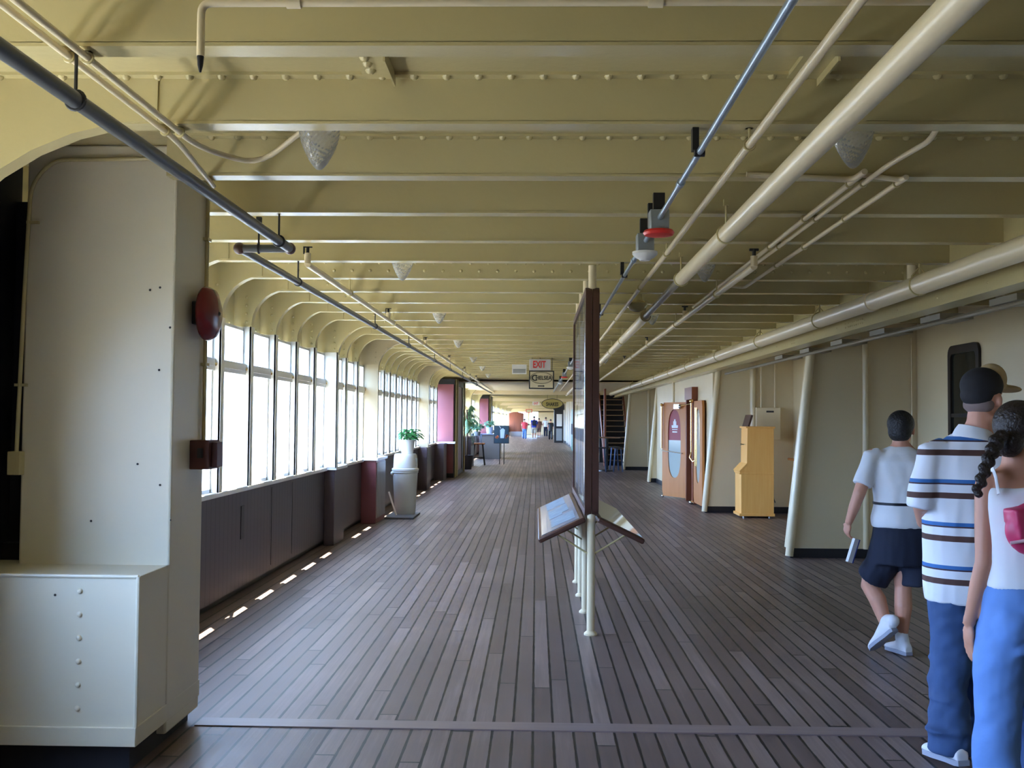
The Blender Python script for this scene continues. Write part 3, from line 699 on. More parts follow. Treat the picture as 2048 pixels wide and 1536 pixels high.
MB().tube([(BX0-.002, BY0+.03, BZ0+.08), (BX0-.002, BY0+.03, BZ1-.08)], .004, 6).build('edge_strip', CHROME, t)
def lect(sgn):
    xi, zi, xo, zo = DX+sgn*.055, .880, DX+sgn*.40, .715
    d = Vector((xo-xi, 0, zo-zi)); L = d.length; u = d.normalized(); nn = Vector((-u.z, 0, u.x)) if sgn > 0 else Vector((u.z, 0, -u.x))
    if nn.z < 0: nn = -nn
    M3 = Matrix((u, Vector((0, 1, 0)), nn)).transposed(); c = Vector(((xi+xo)/2, (BY0+BY1)/2, (zi+zo)/2))
    hl = (BY1-BY0)/2
    b = MB().obox(c-nn*.02, L/2, hl, .02, M3); p = b.build('reading_panel', BROWNFR, t, bevel=.012)
    if sgn < 0:
        MB().obox(c+nn*.001, L/2-.035, hl-.06, .003, M3).build('panel_face', PANELBLUE, p)
        pb = MB()
        for (a, q, ha, hq) in ((-.03, -.75, .10, .28), (.02, -.05, .06, .35), (-.07, .05, .03, .30), (.0, .80, .09, .35)): pb.obox(c+M3 @ Vector((a, q, .0045)), ha, hq, .001, M3)
        pb.build('picture_print', mat('pale_print', (.20, .26, .31), .6, var=.5, vscale=14), p)
    else:
        MB().obox(c+nn*.001, L/2-.02, hl-.05, .003, M3).build('glass_face', mat('mirror_glass', (.75, .74, .66), .04, metal=1), p)
    for yy in (7.53, 8.39, 9.17, 9.93):
        e = c+u*(L*.12)-nn*.04
        MB().tube([(DX+sgn*.02, yy, .60), (e.x, yy, e.z)], .007, 8).build('brace', CREAM, t)
lect(-1); lect(1)

# ================================================================== SIGNS
def hangsign_rods(t, xs, y, z0, z1):
    for x in xs: MB().tube([(x, y, z0), (x, y, z1)], .006, 6).build('hanging_rod', IRON, t)
ys = 19.2; a = atY(1058, 741, ys); c = atY(1108, 778, ys)
x0, x1, z1, z0 = a.x, c.x, a.z, c.z; xm, zm = (x0+x1)/2, (z0+z1)/2
t = thing('hanging_sign', (xm, ys, z0), 'framed cream sign with a dark lettered oval hanging below the exit sign', 'sign')
MB().box(x0, x1, ys, ys+.05, z0, z1).build('sign_frame', BLACK, t, bevel=.004)
MB().box(x0+.022, x1-.022, ys-.004, ys, z0+.022, z1-.022).build('sign_face', SIGNC, t)
b = MB()
def oval_ring(cx, cz, rx, rz, wd, y0, y1, n=40):
    vs = []; fs = []
    for (yy) in (y0, y1):
        for k in (1, 0):
            for j in range(n):
                q = 2*PI*j/n; vs.append((cx+(rx-wd*(1-k))*math.cos(q), yy, cz+(rz-wd*(1-k))*math.sin(q)))
    for j in range(n):
        i = (j+1) % n; fs += [(j, i, n+i, n+j), (2*n+j, 2*n+i, 3*n+i, 3*n+j), (j, 2*n+j, 2*n+i, i), (n+j, 3*n+j, 3*n+i, n+i)]
    return vs, fs
b.add(*oval_ring(xm, zm+.035, .215, .115, .008, ys-.008, ys-.003)); b.add(*oval_ring(xm, zm+.035, .20, .10, .003, ys-.008, ys-.003))
b.build('oval_outline', mat('dark_brown_ink', (.05, .03, .02), .5), t)
INK = mat('black_ink', (.01, .012, .01), .5)
text('C', .16, INK, t, (xm-.135, ys-.005, zm+.03)); text('HELSEA', .105, INK, t, (xm+.04, ys-.005, zm+.032), sx=.88)
MB().box(xm-.07, xm+.035, ys-.006, ys-.003, z0+.045, z0+.065).prism([(xm+.035, z0+.035), (xm+.065, z0+.055), (xm+.035, z0+.075)], 'y', ys-.006, ys-.003).build('arrow_mark', INK, t)
zt = atY(1078, 718, ys).z
t2 = thing('exit_sign', (xm-.03, ys, z1+.005), 'white exit sign with red letters above the framed cream sign', 'sign')
xe = xm-.03
MB().box(xe-.205, xe+.205, ys, ys+.06, z1+.004, zt).build('housing', mat('grey_white_plastic', (.62, .60, .60), .4), t2, bevel=.008)
text('EXIT', .185, mat('exit_red', (.7, .03, .03), .5), t2, (xe-.015, ys-.003, (z1+zt)/2), sx=.66)
hangsign_rods(t2, (xe,), ys+.03, zt-.01, CEIL)
hangsign_rods(t, (x0+.06, x1-.04), ys+.03, z1, BOT+.05)
yo = 42.0; a = atY(1083, 797, yo); c = atY(1126, 818, yo); xm, zm, rx_, rz_ = (a.x+c.x)/2, (a.z+c.z)/2, abs(c.x-a.x)/2, abs(a.z-c.z)/2
t = thing('oval_sign', (xm, yo, zm-rz_), 'dark yellow oval sign with black lettering hanging far down on the right', 'sign')
MB().prism([(xm+rx_*math.cos(2*PI*j/40), zm+rz_*math.sin(2*PI*j/40)) for j in range(40)], 'y', yo, yo+.05).build('sign_board', OVALT, t)
MB().add(*oval_ring(xm, zm, rx_, rz_, .025, yo-.006, yo-.001)).build('rim', BLACK, t)
text('SHAKES', .22, INK, t, (xm, yo-.005, zm-.03), sx=.68)
hangsign_rods(t, (xm-.2, xm+.2), yo+.025, zm+rz_*.8, CEIL)
for (px, py, yy, hw, hh, m_, lab, txt) in ((1058, 822, 75.0, .24, .14, RED, 'small red-bordered sign hanging in the far distance', None), (1072, 807, 62.0, .22, .11, WHITE, 'second exit sign, tiny and pinkish, far down the deck', 'EXIT')):
    c = atY(px, py, yy)
    t = thing('hanging_sign' if not txt else 'exit_sign', (c.x, yy, c.z-hh), lab, 'sign')
    MB().box(c.x-hw, c.x+hw, yy, yy+.05, c.z-hh, c.z+hh).build('housing', m_, t)
    if txt: text(txt, .2, mat('exit_red', (.7, .03, .03), .5), t, (c.x, yy-.004, c.z), sx=.7)
    else: MB().box(c.x-hw+.05, c.x+hw-.05, yy-.004, yy, c.z-hh+.04, c.z+hh-.04).build('sign_face', SIGNC, t)
    hangsign_rods(t, (c.x,), yy+.02, c.z+hh, CEIL)
# vent grille
yv = 21.58; a = atY(1024, 736, yv); c = atY(1053, 748, yv)
t = thing('vent_grille', ((a.x+c.x)/2, yv, c.z), 'small white-framed air vent left of the exit sign', 'vent')
MB().box(a.x, c.x, yv, yv+.09, c.z, max(a.z, BOT+.02)).build('frame', WHITE, t); b = MB()
b.box(a.x+.02, c.x-.02, yv-.004, yv, c.z+.02, a.z-.02); b.build('grille', GREYG, t)

# ================================================================== LEFT SIDE THINGS
bx, by = -2.16, 16.55
t = thing('litter_bin', (bx, by, .03), 'tall pale plastic litter bin with a domed hooded top by the windows', 'bin')
MB().lathe([(.165, .03), (.17, .04), (.205, .70), (.215, .71), (.215, .745), (.20, .75)], (bx, by, 0), n=32).build('bin_body', BINM, t)
MB().lathe([(.205, .735), (.222, .745), (.222, .775), (.20, .785), (.19, .96), (.185, 1.0), (.17, 1.02), (.01, 1.025)], (bx, by, 0), n=32).build('lid', WHITE, t)
MB().box(bx+.12, bx+.195, by-.08, by+.08, .82, .95).build('flap', GREYG, t); MB().ball((bx-.20, by-.08, .70), .035, nu=10, nv=8).build('handle', BINM, t)
tag(MB().box(bx-.25, bx+.22, by-.62, by+.30, 0, .03).build('floor_mat', mat('grey_slab', (.16, .16, .18), .5), bevel=.008), 'flat grey slab on the deck under the pale bin', 'mat')
px_, py_ = bx+.03, by
t = thing('plant_pot', (px_, py_, 1.025), 'white pot with a leafy green plant on top of the bin', 'potted plant')
MB().lathe([(.09, 1.025), (.095, 1.03), (.12, 1.22), (.13, 1.225), (.13, 1.25), (.115, 1.25), (.105, 1.21), (.01, 1.21)], (px_, py_, 0), n=28).build('pot', WHITE, t)
def leaf(b, p, d, L, wd, droop=.3):
    p = Vector(p); d = Vector(d).normalized(); s = d.cross(Vector((0, 0, 1)))
    s = s.normalized() if s.length > .01 else Vector((1, 0, 0)); up = s.cross(d)
    pts = []
    for i, wf in enumerate((.15, .8, 1, .7, .05)):
        q = i/4; c = p+d*L*q-Vector((0, 0, 1))*droop*L*q*q
        pts += [c-s*wd*wf-up*0, c+up*wd*.18*wf, c+s*wd*wf]
    fs = []
    for i in range(4):
        for k in range(2): fs.append((i*3+k, i*3+k+1, i*3+k+4, i*3+k+3))
    b.add(pts, fs)
def foliage(c, R, n, L, wd, m, parent, name='foliage', stemr=.004, z0=None, flat=.75, seed=1, droop=.4):
    rg = random.Random(seed); b = MB(); s = MB(); c = Vector(c)
    for i in range(n):
        a = rg.uniform(0, 2*PI); e = rg.uniform(-.2, 1.3); rr = R*rg.uniform(.45, 1)
        p = c+Vector((math.cos(a)*math.cos(e)*rr, math.sin(a)*math.cos(e)*rr, math.sin(e)*rr*flat))
        leaf(b, p, (math.cos(a), math.sin(a), rg.uniform(-.3, .5)), L*rg.uniform(.7, 1.2), wd*rg.uniform(.7, 1.2), droop)
        if z0 is not None and i % 3 == 0: s.tube([(c.x+math.cos(a)*.02, c.y+math.sin(a)*.02, z0), tuple((c+p)/2), tuple(p)], stemr, 5)
    o = b.build(name, m, parent)
    if s.v: s.build('stems', LEAF, parent)
    return o
foliage((px_+.04, py_, 1.30), .20, 95, .10, .04, LEAF, t, z0=1.2, seed=3)
b = MB().tube([(bx-.10, by-.30, .03), (bx-.245, by-.18, .40)], .014, 8); tag(b.build('broom_handle', WHITE), 'thin white stick leaning against the pale bin', 'stick')

ye = 36.0; c = atZ(1003, 928, 0)
ye, xe = c.y, atZ(1003, 928).x
a = atY(988, 851, ye); d = atY(1018, 887, ye)
t = thing('poster_easel', (xe, ye, 0), 'black poster of a milkshake on a two-legged floor stand', 'poster stand')
for x in (xe-.07, xe+.085): MB().tube([(x, ye+.02, 0), (x, ye+.02, d.z+.1)], .014, 8).build('leg', BLACK, t)
for x in (xe-.07, xe+.085): MB().box(x-.015, x+.015, ye-.2, ye+.22, 0, .02).build('foot', BLACK, t)
MB().box(a.x, d.x, ye-.02, ye+.02, d.z, a.z).build('poster_frame', BLACK, t, bevel=.004)
pf = MB().box(a.x+.02, d.x-.02, ye-.024, ye-.02, d.z+.02, a.z-.02).build('poster', mat('slate_print', (.03, .06, .085), .4, var=.4, vscale=8), t)
xm = (a.x+d.x)/2+.02; zb = d.z+.19
MB().prism([(xm-.06, zb), (xm+.07, zb), (xm+.10, zb+.30), (xm+.03, zb+.36), (xm-.07, zb+.30)], 'y', ye-.028, ye-.024).build('glass_picture', mat('print_pale_blue', (.50, .62, .80), .5), pf)
MB().prism([(xm-.05, zb+.34), (xm-.03, zb+.34), (xm-.09, zb+.44), (xm-.11, zb+.43)], 'y', ye-.028, ye-.024).build('straw_picture', PAPER, pf)
b = MB(); rg = random.Random(2)
for k in range(14):
    q = rg.choice((-1, 1)); cx, cz = xm-.01+q*.17+rg.uniform(-.04, .04), zb+.04+rg.uniform(-.05, .08); b.prism([(cx+.03*math.cos(j*PI/3), cz+.03*math.sin(j*PI/3)) for j in range(6)], 'y', ye-.029, ye-.024)
b.build('flower_picture', mat('print_orange', (.65, .16, .06), .5), pf)

# counter, stool, plants beyond the first vestibule
t = thing('service_counter', (-2.35, 34.5, 0), 'dark wooden counter carrying plants beyond the maroon vestibule', 'counter')
MB().box(-2.62, -2.15, 33.0, 34.6, 0, 1.0).build('body', mat('dark_walnut', (.025, .014, .012), .4), t); MB().box(-2.64, -2.08, 32.95, 34.65, 1.0, 1.04).build('worktop', mat('counter_top', (.12, .07, .05), .3), t)
t = thing('high_table', (-1.62, 39.3, 0), 'grey-sided counter behind the stool and left of the easel', 'counter')
MB().box(-2.3, -1.45, 40.3, 41.9, 0, .98).build('body', mat('grey_counter', (.16, .15, .14), .5), t); MB().box(-2.32, -1.42, 40.2, 41.95, .98, 1.02).build('worktop', PANELBLUE, t)
c = atZ(950, 930); sx_, sy_ = c.x, c.y
t = thing('bar_stool', (sx_+.1, sy_, 0), 'dark high stool with a railed back and an orange-brown seat edge', 'stool')
sx_ += .12
for (ax, ay) in ((-.2, -.2), (.2, -.2), (-.2, .2), (.2, .2)): MB().tube([(sx_+ax*1.1, sy_+ay, 0), (sx_+ax*.7, sy_+ay*.7, .72)], .02, 8).build('leg', BLACK, t)
MB().box(sx_-.2, sx_+.22, sy_-.2, sy_+.2, .72, .77).build('seat', TERRA, t, bevel=.01)
b = MB(); b.tube([(sx_-.2, sy_-.18, .77), (sx_-.22, sy_-.2, 1.08)], .015, 6); b.tube([(sx_+.1, sy_-.18, .77), (sx_+.12, sy_-.2, 1.08)], .015, 6); b.box(sx_-.23, sx_+.13, sy_-.215, sy_-.19, 1.02, 1.10)
for k in range(4): b.tube([(sx_-.15+.07*k, sy_-.19, .77), (sx_-.15+.07*k, sy_-.2, 1.04)], .009, 6)
b.build('backrest', mat('grey_blue_slats', (.14, .17, .24), .4), t)
b = MB().box(sx_-.17, sx_+.17, sy_-.18, sy_-.16, .25, .28).box(sx_-.17, sx_+.17, sy_+.16, sy_+.18, .25, .28); b.build('footrest', BLACK, t)
def plant(name, x, y, z, label, pot_r, pot_h, R, n, L, wd, m, potm, seed, flat=.8, up=.0, droop=.4):
    t = thing(name, (x, y, z), label, 'potted plant')
    MB().lathe([(pot_r*.75, z), (pot_r, z+pot_h), (pot_r*1.05, z+pot_h), (pot_r*.9, z+pot_h-.02), (.01, z+pot_h-.03)], (x, y, 0), n=18).build('pot', potm, t)
    foliage((x, y, z+pot_h+R*.4+up), R, n, L, wd, m, t, z0=z+pot_h-.03, seed=seed, flat=flat, droop=droop); return t
plant('potted_plant', -2.02, 34.2, 1.04, 'grey-green bushy plant on the dark counter behind the stool', .13, .14, .24, 70, .14, .07, LEAF2, GREYBOX, 5)
plant('potted_plant', -1.9, 40.9, 1.02, 'pale green plant in a blue-white pot behind the easel poster', .16, .26, .22, 50, .14, .07, LEAF2, mat('pale_blue_glaze', (.45, .52, .72), .3), 6)
plant('potted_plant', -2.35, 33.4, 1.04, 'small plant in a yellow pot on the dark counter', .09, .18, .12, 25, .12, .04, mat('leaf_yellowgreen', (.25, .30, .05), .5), mat('yellow_glaze', (.62, .50, .12), .4), 8, up=.1)
# palm
xp, yp = -2.22, 32.0
t = thing('potted_palm', (xp, yp, 0), 'tall drooping palm standing at the end of the maroon vestibule', 'potted palm')
MB().lathe([(.16, 0), (.22, .42), (.23, .45), (.2, .45), (.01, .42)], (xp, yp, 0), n=20).build('pot', IRON, t)
MB().tube([(xp, yp, .4), (xp+.02, yp, 1.2), (xp, yp, 1.9)], [.035, .03, .025], 10).build('trunk', mat('palm_trunk', (.10, .07, .04), .8), t)
b = MB(); rg = random.Random(11)
for k in range(26):
    a = rg.uniform(0, 2*PI); e = rg.uniform(-.1, 1.2); L = rg.uniform(.45, .8); p0 = Vector((xp, yp, rg.uniform(1.3, 1.95)))
    for q in range(9):
        f = (q+1)/9; c = p0+Vector((math.cos(a)*math.cos(e)*L*f*.6, math.sin(a)*math.cos(e)*L*f*.6, math.sin(e)*L*f-.55*L*f*f))
        for sd in (-1, 1): leaf(b, c, (math.cos(a+sd*.9)*.5, math.sin(a+sd*.9)*.5, -.5), .17, .012, .3)
b.build('fronds', mat('palm_green', (.10, .22, .10), .5, var=.4, vscale=6), t)

# ================================================================== RIGHT SIDE THINGS
# oak cabinet seen from the side
yk0, yk1 = 16.72, 17.22
x0, x1 = 3.385, 3.945
t = thing('oak_cabinet', (3.66, yk0, 0), 'light oak cabinet with a stepped side and chrome lever, against the cream bulkhead', 'cabinet')
side = [(x0+.02, .06), (x1, .06), (x1, 1.50), (x0+.125, 1.50), (x0+.115, .90), (x0, .78), (x0+.0, .74), (x0+.02, .72)]
MB().prism(side, 'y', yk0, yk1).build('cabinet_body', OAK, t, bevel=.004)
b = MB(); b.box(x0-.01, x1+.015, yk0-.015, yk1+.015, .03, .075); b.box(x0+.10, x1+.02, yk0-.02, yk1+.02, 1.485, 1.515)
b.prism([(x0-.012, .775), (x0+.11, .905), (x0+.115, .885), (x0+.0, .755)], 'y', yk0-.015, yk1+.015); b.box(x0-.01, x1, yk0-.012, yk0, .72, .75)
b.build('moulding', OAK, t, bevel=.004)
for (xx, yy) in ((x0+.07, yk0+.05), (x1-.07, yk0+.05), (x0+.07, yk1-.05), (x1-.07, yk1-.05)): MB().tube([(xx, yy, 0), (xx, yy, .035)], .015, 8).build('foot', CHROME, t)
MB().tube([(x0+.12, yk0+.12, 1.215), (x0+.05, yk0+.12, 1.215)], .010, 8).tube([(x0+.05, yk0+.12, 1.215), (x0+.03, yk0+.12, 1.215)], .022, 12).build('lever', CHROME, t)
MB().prism([(x0+.135, 1.515), (x0+.165, 1.515), (x0+.225, 1.70), (x0+.19, 1.71)], 'y', yk0+.02, yk1-.02).build('header_card', BROWNFR, t)
c0 = [(x1-.005, yk1-.1, .92), (x1+.04, yk1-.1, .75), (x1+.09, yk1, .45), (x1+.14, yk1+.1, .26), (x1+.19, yk1+.2, .20), (x1+.20, yk1+.38, .20)]
MB().tube(fillet(c0, .05), .008, 8).build('power_cable', BLACK, t)
yf = 17.64; a = atY(1513, 815, yf-.15); c = atY(1561, 880, yf-.15)
t = thing('wall_box', ((a.x+c.x)/2, yf-.1, c.z), 'square cream electrical box on the bulkhead behind the oak cabinet', 'electrical box')
MB().box(a.x, c.x, yf-.15, yf-.02, c.z, a.z).build('box_body', PIPEM, t, bevel=.004); MB().box(a.x-.005, c.x+.005, yf-.02, yf, c.z-.01, a.z+.01).build('back_plate', CREAM2, t)
MB().box(a.x+.17, a.x+.30, yf-.153, yf-.149, a.z-.085, a.z-.055).build('name_plate', IRON, t)
for xx in (a.x+.10, a.x+.34): MB().tube([(xx, yf-.06, a.z-.01), (xx, yf-.06, 2.6)], .014, 10).build('conduit', PIPEM, t)
b = MB().tube([(4.26, 17.0, .97), (4.26, 14.5, .97)], .022, 10); t = tag(b.build('handrail', DOORW), 'short brown wooden handrail on the recessed right wall', 'handrail')
for yy in (16.9, 14.7): MB().tube([(4.26, yy, .97), (4.5, yy, .97)], .014, 8).build('bracket', IRON, t)

# teak door leaf standing open
hx, hy = 3.06, 20.32; ex, ey = 2.66, 21.05
d = Vector((ex-hx, ey-hy, 0)); W = d.length; u = d.normalized(); nrm = Vector((u.y, -u.x, 0))
if nrm.y > 0: nrm = -nrm
M3 = Matrix((u, nrm, Vector((0, 0, 1)))).transposed()
def dp(a, n, z): return Vector((hx, hy, 0))+u*a+nrm*n+Vector((0, 0, z))
def door_leaf(name, label, P, W, M3, H=1.98, glass=None, sgn=1):
    """teak leaf with a tall oval light"""
    b = MB(); cx, cz, rx_, rz_ = W/2, 1.13, W*.26, .70; n = 40; th = .022
    ov = []
    for j in range(n):
        q = 2*PI*j/n; s_, c_ = math.sin(q), math.cos(q)
        ov.append((cx+rx_*math.copysign(abs(c_)**.85, c_), cz+rz_*math.copysign(abs(s_)**.55, s_)))
    outer = []
    for (a, z) in ov:
        dx, dz = a-cx, z-cz; k = 1e9
        if abs(dx) > 1e-6: k = min(k, (W/2)/abs(dx))
        lim = (H-cz) if dz > 0 else cz-.04
        if abs(dz) > 1e-6: k = min(k, lim/abs(dz))
        outer.append((cx+dx*k, cz+dz*k))
    vs = [P(a, th, z) for a, z in ov]+[P(a, th, z) for a, z in outer]+[P(a, -th, z) for a, z in ov]+[P(a, -th, z) for a, z in outer]; fs = []
    for j in range(n):
        i = (j+1) % n; fs += [(j, i, n+i, n+j), (2*n+j, 3*n+j, 3*n+i, 2*n+i), (j, 2*n+j, 2*n+i, i), (n+j, n+i, 3*n+i, 3*n+j)]
    b.add(vs, fs)
    cs = [(0, .04), (W, .04), (W, H), (0, H)]
    o = st(b.build(name, DOORW), label, 'door')
    for (z0, z1, m_, nm) in ((.42, 1.20, mat('pale_glass', (.42, .47, .42), .15), 'lower_glass'), (1.20, 1.84, mat('red_door_sign', (.26, .008, .014), .5), 'red_sign')):
        if glass and nm == 'red_sign': m_ = mat('pale_glass', (.42, .47, .42), .15)
        pts = [(a, z) for a, z in [(cx+(q[0]-cx)*1.02, cz+(q[1]-cz)*1.01) for q in ov]]
        cl = [(a, min(max(z, z0), z1)) for a, z in pts]
        nn_ = len(cl); vs = [P(a, .006, z) for a, z in cl]+[P(a, -.006, z) for a, z in cl]
        k = MB().add(vs, [tuple(range(nn_)), tuple(range(2*nn_-1, nn_-1, -1))]+[(i, (i+1) % nn_, (i+1) % nn_+nn_, i+nn_) for i in range(nn_)]).build(nm, m_, o)
        if nm == 'red_sign' and not glass:
            e = MB()
            for (a, z, ha, hz) in ((0, 1.54, .05, .05), (0, 1.60, .025, .03), (0, 1.49, .105, .018), (-.05, 1.46, .05, .010), (.05, 1.46, .05, .010), (0, 1.42, .09, .008), (0, 1.37, .08, .012)):
                e.obox(P(cx+a, .008, z), ha, .002, hz, M3)
            e.build('white_emblem', PAPER, k)
    return o
o = door_leaf('door_1', 'teak door leaf standing open, oval light with a red sign and white emblem', dp, W, M3)
for nn_ in (.06,):
    MB().tube([dp(W-.06, .02, .98), dp(W-.06, .07, .98), dp(.10, .07, .94), dp(.10, .02, .94)], .014, 8).build('push_bar', CHROME, o)
    MB().tube([dp(W-.03, .06, 1.02), dp(W-.03, .06, 1.92)], .016, 10).ball(dp(W-.03, .06, 1.93), .035, nu=10, nv=6).build('brass_rod', BRASS, o)
    MB().obox(dp(.30, .04, 1.89), .09, .02, .045, M3).ball(dp(.18, .05, 1.89), .045, nu=12, nv=8).build('door_closer', CHROME, o)
    MB().tube([dp(.18, .05, 1.90), (3.1, 20.0, 1.95)], .012, 8).build('closer_arm', BRASS, o)
    MB().ball(dp(W-.02, .02, .03), .03, nu=10, nv=6).build('floor_bolt', CHROME, o)
MB().obox(dp(-.03, 0, 1.0), .04, .03, .98, M3).build('hinge_stile', IRON, o)
# door surround and second leaf on the wall
b = MB(); b.box(3.02, 3.22, 20.22, 20.32, 0, 2.10); b.box(3.02, 3.22, 19.42, 19.52, 0, 2.10); b.box(3.0, 3.22, 19.40, 20.34, 2.02, 2.26)
st(b.build('trim_12', REDWOOD, bevel=.006), 'dark red wooden surround of the teak doorway', 'door frame')
def dp2(a, n, z): return Vector((3.06-n, 19.40-a, z))
M32 = Matrix((Vector((0, -1, 0)), Vector((-1, 0, 0)), Vector((0, 0, 1)))).transposed()
o = door_leaf('door_2', 'second teak door leaf folded back flat on the cream wall', dp2, 1.0, M32, glass=True)
MB().tube([(2.98, 19.32, 1.0), (2.98, 19.32, 1.98)], .017, 10).tube([(2.98, 19.32, 1.0), (2.95, 19.30, .9), (3.0, 19.25, .82), (3.03, 19.1, .85)], .013, 8).ball((2.98, 19.32, 1.98), .04, nu=10, nv=6).build('brass_rod', BRASS, o)
for q in (18.9, 18.75): MB().tube([(2.99, q, .75), (2.99, q, 1.85)], .012, 8).build('brass_bar', BRASS, o)
MB().ball((2.98, 19.3, .04), .045, .03, .04, nu=10, nv=6).build('floor_bolt', CHROME, o)
tag(MB().tube([(3.06, 22.4, 1.9), (3.06, 22.4, 2.6)], .03, 10).tube([(3.06, 22.4, 2.6), (3.1, 22.4, 2.8)], .03, 10).build('downpipe', PIPEM), 'short cream downpipe above the open teak door', 'pipe')

# staircase behind, round table and stools
t = st(thing('staircase', (2.8, 35.2, 0), 'dark stairs with tan treads rising beside the furthest bulkhead', 'staircase'))
for k in range(12):
    MB().box(2.42, 3.28, 35.2+k*.25, 35.2+k*.25+.28, .2*k+.165, .2*k+.20).build('tread', mat('tan_tread', (.22, .13, .06), .6), t)
b = MB().box(2.42, 3.28, 38.3, 38.5, 0, 2.7)
for k in range(12): b.box(2.44, 3.26, 35.2+k*.25+.24, 35.2+k*.25+.26, .2*k, .2*k+.2)
b.build('risers', mat('dark_riser', (.012, .010, .009), .7), t)
MB().prism([(35.1, 0), (35.3, 0), (38.3, 2.4), (38.3, 2.7), (35.1, .25)], 'x', 2.38, 2.42).build('stringer', REDWOOD, t)
MB().prism([(35.1, 0), (35.3, 0), (38.3, 2.4), (38.3, 2.7), (35.1, .25)], 'x', 3.28, 3.32).build('stringer', REDWOOD, t)
MB().tube([(2.40, 35.1, 0), (2.40, 35.1, 2.7)], .045, 10).build('newel_post', REDWOOD, t)
c = atZ(1216, 935); tx, ty = 2.22, 31.6
t = thing('pub_table', (tx, ty, 0), 'round high table with a brown top by the staircase', 'table')
MB().lathe([(.02, 1.03), (.42, 1.035), (.44, 1.05), (.42, 1.07), (.02, 1.07)], (tx, ty, 0), n=28).build('tabletop', mat('table_brown', (.42, .24, .13), .35), t)
MB().lathe([(.25, 0), (.24, .03), (.05, .06), (.05, 1.03)], (tx, ty, 0), n=16).build('pedestal', BLACK, t)
def stool(x, y, lab):
    t = thing('bar_stool', (x, y, 0), lab, 'stool', 'dark stools around the round table')
    MB().lathe([(.02, .72), (.17, .73), (.18, .76), (.02, .775)], (x, y, 0), n=18).build('seat', IRON, t)
    for k in range(4):
        a = PI/4+k*PI/2; MB().tube([(x+.2*math.cos(a), y+.2*math.sin(a), 0), (x+.12*math.cos(a), y+.12*math.sin(a), .73)], .014, 6).build('leg', mat('blue_steel', (.06, .09, .16), .3, metal=.6), t)
    MB().tube(ring((x, y, .3), .0, 'y')[:1]+[(x+.18*math.cos(a), y+.18*math.sin(a), .3) for a in [2*PI*j/12 for j in range(13)]][0:0]+[(x-.17, y, .3), (x+.17, y, .3)], .01, 6).build('footrest', IRON, t)
stool(2.02, 31.0, 'dark stool at the near left of the round table'); stool(2.55, 31.2, 'dark stool at the right of the round table'); stool(2.5, 32.1, 'dark stool tucked behind the round table')
tag(MB().box(2.30, 2.62, 38.9, 38.99, 1.2, 2.3).build('wall_poster', mat('wall_print', (.30, .32, .38), .4, var=.6, vscale=5)), 'pale framed picture on the wall left of the staircase', 'picture')

# distant things on the right and at the end
for (y0, y1, z0, z1, m_, lab, nm, cat) in ((50.6, 53.0, .02, 2.15, GREEN, 'green shutter board on the distant right wall', 'shutter_board', 'shutter'),):
    o = tag(MB().box(1.86, 1.93, y0, y1, z0, z1).build(nm, m_), lab, cat)
    MB().box(1.85, 1.87, y0-.02, y1+.02, .85, 1.40).build('navy_band', NAVY, o)
t = thing('telephone_booth', (1.75, 70, 0), 'dark booth with a bright panel standing by the distant shop wall', 'booth')
MB().box(1.25, 1.90, 70, 71, 0, 2.35).build('booth_body', BLACK, t, bevel=.02); MB().box(1.42, 1.80, 69.98, 70, 1.15, 2.0).build('bright_panel', WHITE, t); MB().box(1.40, 1.80, 69.98, 70, .15, 1.0).build('lower_panel', GREYBOX, t)
MB().prism([(1.2, 2.3), (1.95, 2.3), (1.95, 2.6), (1.6, 2.75), (1.2, 2.6)], 'y', 69.9, 71.1).build('canopy', BLACK, t)
yy = 96.0; a = atY(1016, 825, yy); c = atY(1047, 864, yy)
t = thing('wooden_screen', ((a.x+c.x)/2, yy, 0), 'large red-brown wooden screen at the far end of the deck', 'wooden screen')
b = MB(); b.prism([(a.x, c.z), (c.x, c.z), (c.x, a.z-.08), ((a.x+c.x)/2+.2, a.z+.05), ((a.x+c.x)/2-.2, a.z+.05), (a.x, a.z-.08)], 'y', yy, yy+.25); b.build('screen_panel', REDWOOD, t)
MB().box(a.x, a.x+.08, yy, yy+.2, 0, c.z+.05).build('leg', REDWOOD, t); MB().box(c.x-.08, c.x, yy, yy+.2, 0, c.z+.05).build('leg', REDWOOD, t)
tag(MB().box(a.x+.25, c.x-.15, yy-.8, yy-.2, 0, .45).build('storage_box', mat('pale_grey_box', (.42, .43, .46), .5), bevel=.01), 'pale grey box on the deck before the wooden screen', 'box')

